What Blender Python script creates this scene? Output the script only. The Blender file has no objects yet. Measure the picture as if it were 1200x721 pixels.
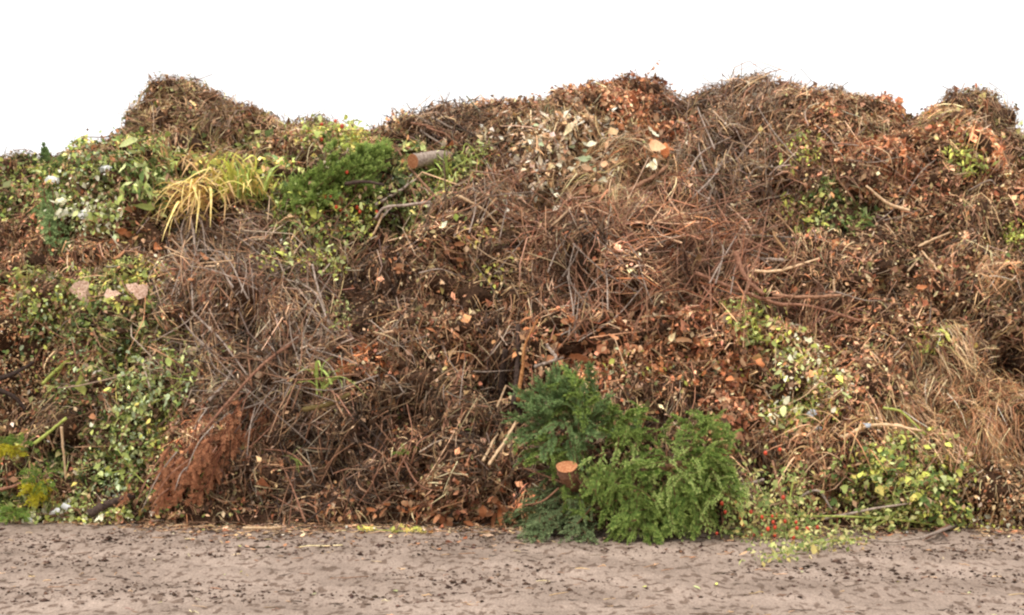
import bpy, math, random
import numpy as np
from mathutils import Vector, Matrix

SC = bpy.context.scene
COL = SC.collection
# ------------------------------------------------------------------ camera
CAM_Y, CAM_Z, FPX, HOR = -12.0, 1.6, 1440.0, 423.0     # photograph is 1200 px wide
cd = bpy.data.cameras.new('camera')
cd.lens = FPX / 1200 * 36.0
cd.sensor_width = 36.0
cd.shift_y = (HOR - 360.5) / 1200.0
cd.clip_end = 2000.0
cam = bpy.data.objects.new('camera', cd)
cam.location = (0, CAM_Y, CAM_Z)
cam.rotation_euler = (math.radians(90), 0, 0)
COL.objects.link(cam)
SC.camera = cam
# ------------------------------------------------------------------ light: bright overcast
SUN_EL, SUN_AZ = 56.0, -32.0            # azimuth from the camera's back, negative = from the left
w = bpy.data.worlds.new('World'); SC.world = w; w.use_nodes = True
nt = w.node_tree; nt.nodes.clear()
sky = nt.nodes.new('ShaderNodeTexSky'); sky.sky_type = 'NISHITA'; sky.sun_disc = False
sky.sun_elevation = math.radians(SUN_EL); sky.sun_rotation = math.radians(180 + SUN_AZ)
sky.air_density = 1.0; sky.dust_density = 3.0
mx = nt.nodes.new('ShaderNodeMix'); mx.data_type = 'RGBA'; mx.inputs[0].default_value = 0.93
mx.inputs[7].default_value = (7.5, 7.45, 7.4, 1)      # closed white cloud cover over the clear sky
bg = nt.nodes.new('ShaderNodeBackground'); bg.inputs['Strength'].default_value = 0.12
ow = nt.nodes.new('ShaderNodeOutputWorld')
nt.links.new(sky.outputs[0], mx.inputs[6]); nt.links.new(mx.outputs[2], bg.inputs[0]); nt.links.new(bg.outputs[0], ow.inputs[0])
sd = bpy.data.lights.new('sun', 'SUN'); sd.energy = 1.5; sd.angle = math.radians(14); sd.color = (1, 0.95, 0.87)
sun = bpy.data.objects.new('sun', sd); COL.objects.link(sun)
el, az = math.radians(SUN_EL), math.radians(SUN_AZ)
sdir = Vector((math.sin(az) * math.cos(el), -math.cos(az) * math.cos(el), math.sin(el)))
sun.rotation_euler = sdir.to_track_quat('Z', 'Y').to_euler()
sun.location = sdir * 30
SC.view_settings.view_transform = 'Standard'; SC.view_settings.look = 'None'
SC.view_settings.exposure = 0.72; SC.view_settings.gamma = 1.0; SC.view_settings.use_curve_mapping = False
SC.render.engine = 'CYCLES'
SC.cycles.pixel_filter_type = 'BLACKMAN_HARRIS'; SC.cycles.filter_width = 2.3
SC.cycles.max_bounces = 5; SC.cycles.diffuse_bounces = 3; SC.cycles.glossy_bounces = 2

RNG = np.random.default_rng(11)
random.seed(5)

# ------------------------------------------------------------------ colour and noise helpers
def lin(c, gain=1.0):
    c = np.asarray(c, float) / 255.0
    return np.where(c <= 0.04045, c / 12.92, ((c + 0.055) / 1.055) ** 2.4) * gain

def _h(ix, iy, iz, seed):
    n = (ix * 374761393 + iy * 668265263 + iz * 2147483647 + seed * 1274126177) & 0xFFFFFFFF
    n = ((n ^ (n >> 13)) * 1274126177) & 0xFFFFFFFF
    return ((n ^ (n >> 16)) & 0xFFFFFF) / float(0xFFFFFF) * 2 - 1

def vnoise(p, seed=0):
    p = np.asarray(p, float); i = np.floor(p).astype(np.int64); f = p - i; f = f * f * (3 - 2 * f)
    r = 0
    for dx in (0, 1):
        for dy in (0, 1):
            for dz in (0, 1):
                wgt = (f[..., 0] if dx else 1 - f[..., 0]) * (f[..., 1] if dy else 1 - f[..., 1]) * (f[..., 2] if dz else 1 - f[..., 2])
                r = r + wgt * _h(i[..., 0] + dx, i[..., 1] + dy, i[..., 2] + dz, seed)
    return r

def fbm(p, seed=0, octv=4):
    r = 0; a = 0.5
    for k in range(octv):
        r = r + a * vnoise(p * (2 ** k) + 17.3 * k, seed + k); a *= 0.5
    return r

def unit(v):
    return v / np.maximum(np.linalg.norm(v, axis=-1, keepdims=True), 1e-9)

# ------------------------------------------------------------------ mesh helpers
def mesh_np(name, V, F, C=None, smooth=False):
    """V (n,3), F list of (m,k) index arrays, C (n,3) linear colours"""
    me = bpy.data.meshes.new(name)
    V = np.ascontiguousarray(V, dtype=np.float32)
    me.vertices.add(len(V)); me.vertices.foreach_set('co', V.ravel())
    if not isinstance(F, list): F = [F]
    F = [f for f in F if len(f)]
    tot = sum(f.size for f in F); npoly = sum(len(f) for f in F)
    me.loops.add(tot); me.polygons.add(npoly)
    me.loops.foreach_set('vertex_index', np.concatenate([f.ravel() for f in F]).astype(np.int32))
    sizes = np.concatenate([np.full(len(f), f.shape[1], np.int32) for f in F])
    starts = np.concatenate([[0], np.cumsum(sizes)[:-1]]).astype(np.int32)
    me.polygons.foreach_set('loop_start', starts)
    me.polygons.foreach_set('loop_total', sizes)
    if smooth: me.polygons.foreach_set('use_smooth', np.ones(npoly, bool))
    if C is not None:
        a = me.attributes.new('Col', 'FLOAT_COLOR', 'POINT')
        c4 = np.ones((len(V), 4), np.float32); c4[:, :3] = C
        a.data.foreach_set('color', c4.ravel())
    me.update(calc_edges=True)
    return me

class Soup:
    """collects vectorised tubes, blades and leaves as vertex/face/colour arrays"""
    def __init__(s): s.V = []; s.F = {3: [], 4: []}; s.C = []; s.n = 0
    def add(s, V, F, C):
        s.V.append(V); s.C.append(C); s.F[F.shape[1]].append(F + s.n); s.n += len(V)
    def mesh(s, name, smooth=False):
        return mesh_np(name, np.concatenate(s.V), [np.concatenate(f) for f in s.F.values() if f], np.concatenate(s.C), smooth)
    def tubes(s, P, R, C, sides=3):
        N, K1, _ = P.shape
        T = unit(np.gradient(P, axis=1))
        ref = np.where(np.abs(T[:, :1, 2:3]) < 0.8, np.array([0, 0, 1.0]), np.array([1.0, 0, 0]))
        A = unit(np.cross(T, np.broadcast_to(ref, T.shape))); B = np.cross(T, A)
        ang = np.arange(sides) * 2 * math.pi / sides
        V = P[:, :, None, :] + R[:, :, None, None] * (A[:, :, None, :] * np.cos(ang)[:, None] + B[:, :, None, :] * np.sin(ang)[:, None])
        V = V.reshape(-1, 3)
        idx = np.arange(N * K1 * sides).reshape(N, K1, sides)
        nx = np.roll(idx, -1, axis=2)
        F = np.stack([idx[:, :-1], nx[:, :-1], nx[:, 1:], idx[:, 1:]], -1).reshape(-1, 4)
        if C.ndim == 2: C = np.repeat(C, K1 * sides, axis=0)
        else: C = np.repeat(C.reshape(-1, 3), sides, axis=0)
        s.add(V, F, C)
    def blades(s, P, W, side, C):
        N, K1, _ = P.shape
        sd_ = side[:, None, :] * W[..., None] * 0.5
        V = np.stack([P - sd_, P + sd_], 2).reshape(-1, 3)
        idx = np.arange(N * K1 * 2).reshape(N, K1, 2)
        F = np.stack([idx[:, :-1, 0], idx[:, :-1, 1], idx[:, 1:, 1], idx[:, 1:, 0]], -1).reshape(-1, 4)
        C = np.repeat(C, K1 * 2, axis=0) if C.ndim == 2 else np.repeat(C.reshape(-1, 3), 2, axis=0)
        s.add(V, F, C)
    def leaves(s, base, d, n, L, W, fold, curl, C):
        """4-triangle folded, curled leaves"""
        N = len(base); side = unit(np.cross(d, n)); n = np.cross(side, d)
        L = L[:, None]; W = W[:, None]; fold = fold[:, None]; curl = curl[:, None]
        mid = base + d * L * 0.45
        V = np.stack([base, mid + side * W * 0.5 + n * fold * W, mid - side * W * 0.5 + n * fold * W,
                      base + d * L * (1 - 0.3 * np.abs(curl)) + n * curl * L, mid], 1).reshape(-1, 3)
        o = np.arange(N)[:, None] * 5
        F = np.concatenate([o + np.array([[0, 1, 4]]), o + np.array([[4, 1, 3]]), o + np.array([[3, 2, 4]]), o + np.array([[4, 2, 0]])])
        s.add(V, F, np.repeat(C, 5, axis=0))
    def needles(s, base, d, side, L, W, C0, C1):
        """kite needles (2 triangles)"""
        N = len(base); L = L[:, None]; W = W[:, None]
        V = np.stack([base, base + d * L * 0.5 + side * W * 0.5, base + d * L, base + d * L * 0.5 - side * W * 0.5], 1).reshape(-1, 3)
        C = np.stack([C0, (C0 + C1) / 2, C1, (C0 + C1) / 2], 1).reshape(-1, 3)
        s.add(V, np.arange(N * 4).reshape(N, 4), C)

# ------------------------------------------------------------------ materials
def new_mat(name, rough=0.85, spec=0.25):
    m = bpy.data.materials.new(name); m.use_nodes = True
    b = m.node_tree.nodes['Principled BSDF']; b.inputs['Roughness'].default_value = rough
    b.inputs['Specular IOR Level'].default_value = spec
    return m, m.node_tree, b

def mat_attr(name, rough=0.85, spec=0.2, var=0.35, scale=30.0, transl=0.0):
    m, t, b = new_mat(name, rough, spec)
    a = t.nodes.new('ShaderNodeAttribute'); a.attribute_name = 'Col'
    tc = t.nodes.new('ShaderNodeTexCoord'); nz = t.nodes.new('ShaderNodeTexNoise'); nz.inputs['Scale'].default_value = scale
    nz.inputs['Detail'].default_value = 3
    mr = t.nodes.new('ShaderNodeMapRange'); mr.inputs[1].default_value = 0.3; mr.inputs[2].default_value = 0.7
    mr.inputs[3].default_value = 1 - var; mr.inputs[4].default_value = 1 + var
    mu = t.nodes.new('ShaderNodeMix'); mu.data_type = 'RGBA'; mu.blend_type = 'MULTIPLY'; mu.inputs[0].default_value = 1
    t.links.new(tc.outputs['Object'], nz.inputs['Vector']); t.links.new(nz.outputs[0], mr.inputs[0])
    t.links.new(a.outputs['Color'], mu.inputs[6]); t.links.new(mr.outputs[0], mu.inputs[7])
    t.links.new(mu.outputs[2], b.inputs['Base Color'])
    if transl > 0:
        tr = t.nodes.new('ShaderNodeBsdfTranslucent'); ms = t.nodes.new('ShaderNodeMixShader'); ms.inputs[0].default_value = transl
        t.links.new(mu.outputs[2], tr.inputs[0]); t.links.new(b.outputs[0], ms.inputs[1]); t.links.new(tr.outputs[0], ms.inputs[2])
        t.links.new(ms.outputs[0], t.nodes['Material Output'].inputs[0])
    return m

def mat_plain(name, c1, c2, rough=0.8, spec=0.25, scale=25.0, stretch=(1, 1, 1), bump=0.0, objvar=0.25, transl=0.0):
    """two-tone noise colour with per-object brightness variation"""
    m, t, b = new_mat(name, rough, spec)
    tc = t.nodes.new('ShaderNodeTexCoord'); mp = t.nodes.new('ShaderNodeMapping'); mp.inputs['Scale'].default_value = stretch
    nz = t.nodes.new('ShaderNodeTexNoise'); nz.inputs['Scale'].default_value = scale; nz.inputs['Detail'].default_value = 5
    rp = t.nodes.new('ShaderNodeMapRange'); rp.inputs[1].default_value = 0.35; rp.inputs[2].default_value = 0.65
    mx = t.nodes.new('ShaderNodeMix'); mx.data_type = 'RGBA'
    mx.inputs[6].default_value = (*lin(c1), 1); mx.inputs[7].default_value = (*lin(c2), 1)
    oi = t.nodes.new('ShaderNodeObjectInfo'); hs = t.nodes.new('ShaderNodeHueSaturation')
    mr = t.nodes.new('ShaderNodeMapRange'); mr.inputs[3].default_value = 1 - objvar; mr.inputs[4].default_value = 1 + objvar
    t.links.new(tc.outputs['Object'], mp.inputs[0]); t.links.new(mp.outputs[0], nz.inputs['Vector'])
    t.links.new(nz.outputs[0], rp.inputs[0]); t.links.new(rp.outputs[0], mx.inputs[0])
    t.links.new(oi.outputs['Random'], mr.inputs[0]); t.links.new(mr.outputs[0], hs.inputs['Value'])
    t.links.new(mx.outputs[2], hs.inputs['Color']); t.links.new(hs.outputs[0], b.inputs['Base Color'])
    if bump > 0:
        bp = t.nodes.new('ShaderNodeBump'); bp.inputs['Strength'].default_value = bump; bp.inputs['Distance'].default_value = 0.01
        t.links.new(nz.outputs[0], bp.inputs['Height']); t.links.new(bp.outputs[0], b.inputs['Normal'])
    if transl > 0:
        tr = t.nodes.new('ShaderNodeBsdfTranslucent'); ms = t.nodes.new('ShaderNodeMixShader'); ms.inputs[0].default_value = transl
        t.links.new(hs.outputs[0], tr.inputs[0]); t.links.new(b.outputs[0], ms.inputs[1]); t.links.new(tr.outputs[0], ms.inputs[2])
        t.links.new(ms.outputs[0], t.nodes['Material Output'].inputs[0])
    return m

M_LITTER = mat_attr('litter', 0.9, 0.12, 0.3, 18)
M_FOLIAGE = mat_attr('foliage', 0.75, 0.18, 0.25, 9, transl=0.22)

# ------------------------------------------------------------------ object helpers
def obj(name, me, mat=None, parent=None, loc=None, rot=None, mw=None):
    o = bpy.data.objects.new(name, me); COL.objects.link(o)
    if mat is not None and not len(me.materials): me.materials.append(mat)
    if parent is not None: o.parent = parent
    if mw is not None: o.matrix_basis = mw
    else:
        if loc is not None: o.location = loc
        if rot is not None: o.rotation_euler = rot
    return o

def tag(o, label, cat=None, group=None, kind=None):
    if label: o['label'] = label
    if cat: o['category'] = cat
    if group: o['group'] = group
    if kind: o['kind'] = kind
    return o

def thing(name, label, cat, loc, group=None):
    o = bpy.data.objects.new(name, None); COL.objects.link(o); o.location = loc
    o.empty_display_size = 0.1
    return tag(o, label, cat, group)

def frame(pos, x, up, s=1.0, roll=0.0):
    x = Vector(x).normalized(); z = Vector(up); z = z - x * z.dot(x)
    if z.length < 1e-4: z = x.orthogonal()
    z.normalize(); y = z.cross(x)
    m = Matrix((x, y, z)).transposed().to_4x4()
    if roll: m = m @ Matrix.Rotation(roll, 4, 'X')
    if not hasattr(s, '__len__'): s = (s, s, s)
    m = m @ Matrix.Diagonal((*s, 1))
    m.translation = Vector(pos); return m

# ------------------------------------------------------------------ the heap's form
SKY = np.array([(-300, 170), (-150, 180), (0, 197), (30, 191), (60, 200), (80, 194), (95, 181), (120, 170), (150, 160), (165, 138), (175, 121),
    (190, 104), (205, 96), (230, 96), (245, 108), (255, 120), (275, 125), (295, 135), (320, 151), (345, 155), (365, 151), (395, 148),
    (415, 155), (430, 164), (455, 160), (470, 142), (490, 130), (515, 126), (545, 128), (575, 132), (600, 129), (630, 116), (660, 109),
    (690, 102), (715, 97), (740, 95), (760, 102), (775, 115), (785, 131), (800, 134), (815, 128), (835, 114), (860, 108), (885, 110),
    (905, 105), (930, 107), (945, 113), (965, 117), (990, 113), (1020, 114), (1040, 122), (1055, 133), (1075, 134), (1085, 124),
    (1105, 118), (1140, 116), (1155, 119), (1165, 133), (1180, 147), (1190, 166), (1200, 173), (1260, 190), (1350, 150), (1500, 165)], float)
NX, NV = 720, 330
XS = np.linspace(-8.5, 8.5, NX)
VS = np.concatenate([np.linspace(0, 1.12, 270), np.linspace(1.12, 2, NV - 270 + 1)[1:]])
YC = 3.3 + 0.45 * fbm(np.stack([XS * 0.5, XS * 0, XS * 0], -1), 3, 2) * 2
pxc = 600 + FPX * XS / (12 + YC)
H = CAM_Z + (HOR - np.interp(pxc, SKY[:, 0], SKY[:, 1])) * (12 + YC) / FPX - 0.03
k = np.exp(-np.linspace(-3, 3, 121) ** 2 / 2); k /= k.sum()
HS = np.convolve(np.pad(H, 60, mode='edge'), k, 'valid')
YB = np.interp(600 + FPX * XS / 12, [-200, 0, 150, 400, 600, 900, 1200], [0.35, 0.3, 0.2, -0.05, -0.15, -0.2, -0.2])
YB = YB + 0.22 * fbm(np.stack([XS * 1.7, XS * 0, XS * 0], -1), 13, 3)
vv, _ = np.meshgrid(VS, XS, indexing='ij'); a_ = np.clip(vv, 0, 1) * math.pi / 2
wv = np.clip((vv - 0.6) / 0.4, 0, 1); wv = wv * wv * (3 - 2 * wv)
Hv = HS[None] * (1 - wv) + H[None] * wv
yf = YB[None] + (YC - YB)[None] * (0.5 * np.clip(vv, 0, 1) + 0.5 * (1 - np.cos(a_)))
zf = Hv * (0.38 * np.clip(vv, 0, 1) + 0.62 * np.sin(a_))
bk = np.clip(vv - 1, 0, 1)
G = np.stack([np.broadcast_to(XS[None], vv.shape), yf + bk * 4.5, zf * np.cos(bk * math.pi / 2)], -1)

def grid_normals(G):
    n = np.cross(np.gradient(G, axis=1), np.gradient(G, axis=0)); return unit(n)

def proj(P):
    d = P[..., 1] - CAM_Y
    return 600 + FPX * P[..., 0] / d, HOR - FPX * (P[..., 2] - CAM_Z) / d

N0 = grid_normals(G)
out = unit(N0 * np.array([1, 1, 0.55]))
pu, pv = proj(G)
# big lumps and hollows of the face (centre in photograph px, radii px, metres outwards)
LUMPS = [(420, 345, 60, 40, -.30), (560, 300, 110, 60, .16), (300, 370, 110, 70, .22), (250, 520, 60, 90, .15), (350, 540, 70, 50, -.18),
    (470, 470, 90, 45, .20), (520, 560, 90, 45, .24), (585, 470, 40, 60, -.26), (770, 300, 140, 60, .24), (740, 395, 150, 40, .22),
    (680, 165, 70, 50, .22), (765, 165, 18, 40, -.25), (590, 240, 60, 40, -.1), (215, 225, 110, 45, .24), (90, 230, 70, 40, .18),
    (60, 290, 60, 40, -.14), (70, 370, 90, 50, .2), (150, 540, 60, 80, -.12), (180, 470, 45, 60, .2), (30, 460, 50, 40, -.1),
    (40, 570, 50, 40, .16), (390, 225, 80, 50, .22), (450, 275, 50, 25, -.2), (500, 185, 60, 25, .1), (870, 180, 60, 60, .12), (980, 190, 70, 60, .14),
    (985, 265, 120, 22, -.12), (1130, 180, 60, 60, .16), (1070, 230, 18, 80, -.14), (1000, 350, 120, 40, .12), (1190, 430, 40, 35, -.5),
    (1130, 480, 70, 50, .22), (1040, 560, 100, 40, .22), (900, 430, 60, 50, -.12), (900, 500, 50, 40, .1), (960, 470, 60, 40, .08), (1170, 590, 60, 25, .2),
    (330, 180, 60, 30, .08), (850, 250, 60, 40, -.12), (620, 330, 40, 30, -.14), (560, 410, 60, 30, .1)]
disp = np.zeros(vv.shape)
for (cx, cy, rx, ry, amp) in LUMPS:
    disp += amp * np.exp(-((pu - cx) / rx) ** 2 - ((pv - cy) / ry) ** 2)
disp += 0.20 * fbm(G * 0.9, 21, 3) + 0.18 * fbm(G * 2.6, 31, 3)
# matted clumps: cell centres over the surface, raised in the middle, sunk at the seams
fr = vv <= 1.12
area = np.linalg.norm(np.cross(np.gradient(G, axis=1), np.gradient(G, axis=0)), axis=-1)
def sample_idx(n, rng, wgt):
    c = np.cumsum(wgt.ravel()); return np.searchsorted(c, rng.random(n) * c[-1])
NC = 1100
ci = sample_idx(NC, RNG, area * fr)
CC = G.reshape(-1, 3)[ci]
def nearest_clump(P, chunk=20000):
    r = np.empty(len(P), int); d1 = np.empty(len(P)); d2 = np.empty(len(P))
    for i in range(0, len(P), chunk):
        q = P[i:i + chunk]
        D = (q ** 2).sum(1)[:, None] + (CC ** 2).sum(1)[None] - 2 * q @ CC.T
        p = np.argpartition(D, 1, axis=1)[:, :2]; dd = np.take_along_axis(D, p, 1)
        o = np.argsort(dd, 1); p = np.take_along_axis(p, o, 1); dd = np.sqrt(np.maximum(np.take_along_axis(dd, o, 1), 0))
        r[i:i + chunk] = p[:, 0]; d1[i:i + chunk] = dd[:, 0]; d2[i:i + chunk] = dd[:, 1]
    return r, d1, d2
warp = G + 0.13 * np.stack([fbm(G * 3, 41, 2), fbm(G * 3, 42, 2), fbm(G * 3, 43, 2)], -1) * 2
cid, d1, d2 = nearest_clump(warp.reshape(-1, 3))
clump_amp = RNG.uniform(-0.12, 0.20, NC); clump_amp[RNG.random(NC) < 0.10] = -0.36
edge = np.clip((d2 - d1) / 0.19, 0, 1).reshape(vv.shape); edge = edge * (2 - edge)
cid = cid.reshape(vv.shape)
disp += (edge * (0.19 + clump_amp[cid]) - 0.12)
disp += 0.05 * fbm(G * 9, 51, 2)
crestfade = np.clip(1 - np.abs(vv - 1) / 0.16, 0, 1)
disp *= np.where(vv > 1.12, 0.6, 1 - 0.5 * crestfade)
disp *= np.clip(vv / 0.05, 0.15, 1)
G = G + out * disp[..., None]
G[..., 2] = np.where(vv < 1e-6, -0.06, np.maximum(G[..., 2], -0.06))
G[-1, :, 2] = -0.1
NRM = grid_normals(G)
PU, PV = proj(G)
AREA = np.linalg.norm(np.cross(np.gradient(G, axis=1), np.gradient(G, axis=0)), axis=-1)
Gf = G.reshape(-1, 3); Nf = NRM.reshape(-1, 3); PUf = PU.ravel(); PVf = PV.ravel(); VF = vv.ravel()

def hp(px, py, lift=0.0):
    """point and normal of the heap's face where photograph pixel (px, py) looks at it"""
    d = (PUf - px) ** 2 + (PVf - py) ** 2 + np.where(VF > 1.1, 1e6, 0)
    near = np.nonzero(d < max(d.min() + 6, 12))[0]
    i = near[np.argmin(Gf[near, 1])]
    return Gf[i] + Nf[i] * lift, Nf[i]

def gp(px, py, z=0.0):
    """ground point under photograph pixel"""
    dep = FPX * (CAM_Z - z) / (py - HOR); return np.array([(px - 600) / FPX * dep, CAM_Y + dep, z])

# heap core mesh (dark rotting soil under the litter)
soil_c = lin((84, 61, 46)) * (0.75 + 0.5 * RNG.random((NC, 1))) * np.array([1, 1, 1])
core_c = soil_c[cid.ravel()] * (1 + 0.5 * fbm(G.reshape(-1, 3) * 7, 61, 3))[:, None]
ii = np.arange(NV * NX).reshape(NV, NX)
F = np.stack([ii[:-1, :-1], ii[:-1, 1:], ii[1:, 1:], ii[1:, :-1]], -1).reshape(-1, 4)
M_SOIL = mat_attr('rotting_soil', 0.95, 0.1, 0.5, 40)
_t = M_SOIL.node_tree; _b = _t.nodes.new('ShaderNodeBump'); _b.inputs['Strength'].default_value = 1.0; _b.inputs['Distance'].default_value = 0.05
_n = _t.nodes.new('ShaderNodeTexNoise'); _n.inputs['Scale'].default_value = 26; _n.inputs['Detail'].default_value = 5; _n.inputs['Roughness'].default_value = .7
_c = _t.nodes.new('ShaderNodeTexCoord'); _t.links.new(_c.outputs['Object'], _n.inputs['Vector']); _t.links.new(_n.outputs[0], _b.inputs['Height']); _t.links.new(_b.outputs[0], _t.nodes['Principled BSDF'].inputs['Normal'])
heap = obj('compost_heap', mesh_np('compost_heap', Gf, F, core_c, True), M_SOIL)
tag(heap, 'huge brown heap of rotting garden waste filling the picture behind the dirt track', 'heap')

# ------------------------------------------------------------------ ground
xs = np.unique(np.concatenate([-np.geomspace(6.2, 400, 16)[::-1], np.linspace(-6, 6, 560), np.geomspace(6.2, 400, 16)]))
ys = np.unique(np.concatenate([-np.geomspace(5.6, 400, 16)[::-1], np.linspace(-5.4, 0.6, 210), np.geomspace(0.9, 600, 14)]))
gx, gy = np.meshgrid(xs, ys)
Q = np.stack([gx, gy, gx * 0], -1)
fade = ((np.abs(gx) < 6.05) & (gy < 0.65) & (gy > -5.45)).astype(float)
yw = gy + 0.10 * fbm(Q * np.array([0.5, 0.5, 1]), 70, 2)
gz = 0.020 * fbm(Q * np.array([0.7, 1.6, 1]), 71, 3)
gz += 0.014 * fbm(np.stack([gx * 1.0, yw * 3.2, gx * 0], -1), 72, 3)           # ruts running along the track
gz += 0.034 * fbm(np.stack([gx * 9, yw * 6, gx * 0], -1), 73, 3)
tread = np.sin(gx * 34 + 3 * vnoise(Q * 1.5, 5)) * np.exp(-((yw + 2.6) / 0.16) ** 2) * 0.006 + np.sin(gx * 30 + 2) * np.exp(-((yw + 1.5) / 0.2) ** 2) * 0.005
gz += tread * (vnoise(Q * 2, 8) > -0.2)
gz = gz * fade - 0.01
gz = np.minimum(gz, 0.02) - 0.25 * np.clip((gy - 0.62) / 3, 0, 1) * 0
ig = np.arange(gx.size).reshape(gx.shape)
Fg = np.stack([ig[:-1, :-1], ig[:-1, 1:], ig[1:, 1:], ig[1:, :-1]], -1).reshape(-1, 4)
m, t, b = new_mat('damp_dirt', 0.85, 0.25)
tc = t.nodes.new('ShaderNodeTexCoord')
def nz_(scale, st, det=6):
    mp = t.nodes.new('ShaderNodeMapping'); mp.inputs['Scale'].default_value = st
    n = t.nodes.new('ShaderNodeTexNoise'); n.inputs['Scale'].default_value = scale; n.inputs['Detail'].default_value = det
    t.links.new(tc.outputs['Object'], mp.inputs[0]); t.links.new(mp.outputs[0], n.inputs['Vector']); return n
r1 = t.nodes.new('ShaderNodeValToRGB'); n1 = nz_(1.6, (0.7, 0.9, 1))
r1.color_ramp.elements[0].position = 0.35; r1.color_ramp.elements[0].color = (*lin((138, 120, 107)), 1)
r1.color_ramp.elements[1].position = 0.66; r1.color_ramp.elements[1].color = (*lin((168, 148, 134)), 1)
t.links.new(n1.outputs[0], r1.inputs[0])
n2 = nz_(13, (1.15, 0.62, 1), 9); r2 = t.nodes.new('ShaderNodeValToRGB')
r2.color_ramp.elements[0].position = 0.39; r2.color_ramp.elements[0].color = (0.40, 0.34, 0.30, 1)
r2.color_ramp.elements[1].position = 0.47; r2.color_ramp.elements[1].color = (1, 1, 1, 1)
t.links.new(n2.outputs[0], r2.inputs[0])
mm = t.nodes.new('ShaderNodeMix'); mm.data_type = 'RGBA'; mm.blend_type = 'MULTIPLY'; mm.inputs[0].default_value = 0.85
t.links.new(r1.outputs[0], mm.inputs[6]); t.links.new(r2.outputs[0], mm.inputs[7])
n3 = nz_(60, (1.2, 0.6, 1), 4); r3 = t.nodes.new('ShaderNodeMapRange'); r3.inputs[1].default_value = .3; r3.inputs[2].default_value = .7; r3.inputs[3].default_value = .72; r3.inputs[4].default_value = 1.22
t.links.new(n3.outputs[0], r3.inputs[0])
m2 = t.nodes.new('ShaderNodeMix'); m2.data_type = 'RGBA'; m2.blend_type = 'MULTIPLY'; m2.inputs[0].default_value = 1
t.links.new(mm.outputs[2], m2.inputs[6]); t.links.new(r3.outputs[0], m2.inputs[7]); t.links.new(m2.outputs[2], b.inputs['Base Color'])
bp = t.nodes.new('ShaderNodeBump'); bp.inputs['Strength'].default_value = 0.7; bp.inputs['Distance'].default_value = 0.02
n4 = nz_(30, (1.2, 0.6, 1), 7); t.links.new(n4.outputs[0], bp.inputs['Height']); t.links.new(bp.outputs[0], b.inputs['Normal'])
ground = obj('ground', mesh_np('ground', np.stack([gx, gy, gz], -1).reshape(-1, 3), Fg, None, True), m)
tag(ground, 'pinkish brown dirt track with ruts and crumbs in front of the heap', kind='structure')
def ground_z(x, y):
    j = np.clip(np.searchsorted(xs, x), 1, len(xs) - 1); i = np.clip(np.searchsorted(ys, y), 1, len(ys) - 1)
    return np.maximum(gz[i, j], gz[i - 1, j - 1])

# crumbs of soil on the track
n = 22000
cx_ = RNG.uniform(-6, 6, n); cy_ = -5.3 + 5.6 * RNG.random(n) ** 0.9
keep = fbm(np.stack([cx_ * 0.9, cy_ * 2.2, cx_ * 0], -1), 77, 3) + RNG.normal(0, .12, n) > 0.06
cx_, cy_ = cx_[keep], cy_[keep]; n = len(cx_)
rad = np.exp(RNG.normal(-5.35, 0.6, n)); rad = np.minimum(rad, 0.03)
oct_v = np.array([(1, 0, 0), (-1, 0, 0), (0, 1, 0), (0, -1, 0), (0, 0, 1), (0, 0, -.6)], float)
oct_f = np.array([(0, 2, 4), (2, 1, 4), (1, 3, 4), (3, 0, 4), (2, 0, 5), (1, 2, 5), (3, 1, 5), (0, 3, 5)])
V = oct_v[None] * (1 + RNG.uniform(-.35, .35, (n, 6, 3))) * rad[:, None, None] * np.array([1.3, 1.6, 0.75])
th = RNG.uniform(-.6, .6, n); Vx = V[..., 0] * np.cos(th)[:, None] - V[..., 1] * np.sin(th)[:, None]; Vy = V[..., 0] * np.sin(th)[:, None] + V[..., 1] * np.cos(th)[:, None]
V = np.stack([Vx + cx_[:, None], Vy + cy_[:, None], V[..., 2] + ground_z(cx_, cy_)[:, None] + 0.003], -1)
cc = lin((98, 76, 65)) * np.exp(RNG.normal(-.05, .35, (n, 1))) * (1 + RNG.normal(0, .05, (n, 3)))
cr = obj('soil_crumbs', mesh_np('soil_crumbs', V.reshape(-1, 3), (oct_f[None] + np.arange(n)[:, None, None] * 6).reshape(-1, 3), np.repeat(cc, 6, 0)), M_SOIL)
# litter spilling from the foot of the heap onto the track
tag(cr, 'dark soil crumbs strewn over the pinkish dirt track', 'soil crumbs', kind='stuff')

# ------------------------------------------------------------------ litter of the heap
PAL = {   # sRGB palettes as the matter itself looks in flat light
    'brown': [(150, 112, 86), (124, 88, 66), (172, 132, 100), (98, 70, 54), (140, 98, 72), (186, 150, 120)],
    'red':   [(148, 98, 74), (126, 82, 62), (170, 118, 90), (100, 68, 54), (156, 108, 86), (190, 146, 118)],
    'grey':  [(148, 126, 112), (124, 104, 94), (168, 146, 130), (96, 80, 72), (134, 108, 92)],
    'tan':   [(198, 160, 116), (176, 136, 96), (214, 182, 140), (158, 116, 80), (188, 144, 104)],
    'rust':  [(178, 110, 68), (156, 90, 56), (196, 132, 88), (136, 80, 56), (190, 124, 92)],
    'pale':  [(198, 178, 154), (176, 156, 132), (160, 138, 112), (212, 196, 176), (150, 124, 98)],
    'green': [(116, 128, 62), (98, 114, 54), (146, 154, 84), (84, 94, 48), (168, 172, 106), (124, 122, 64)],
    'lime':  [(172, 176, 84), (150, 162, 72), (192, 190, 108), (128, 144, 62), (198, 178, 84)],
    'olive': [(132, 118, 66), (150, 134, 82), (110, 98, 54), (166, 146, 96)],
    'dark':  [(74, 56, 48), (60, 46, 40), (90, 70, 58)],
    'dgreen': [(80, 98, 50), (64, 82, 44), (98, 112, 60)],
}
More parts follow.
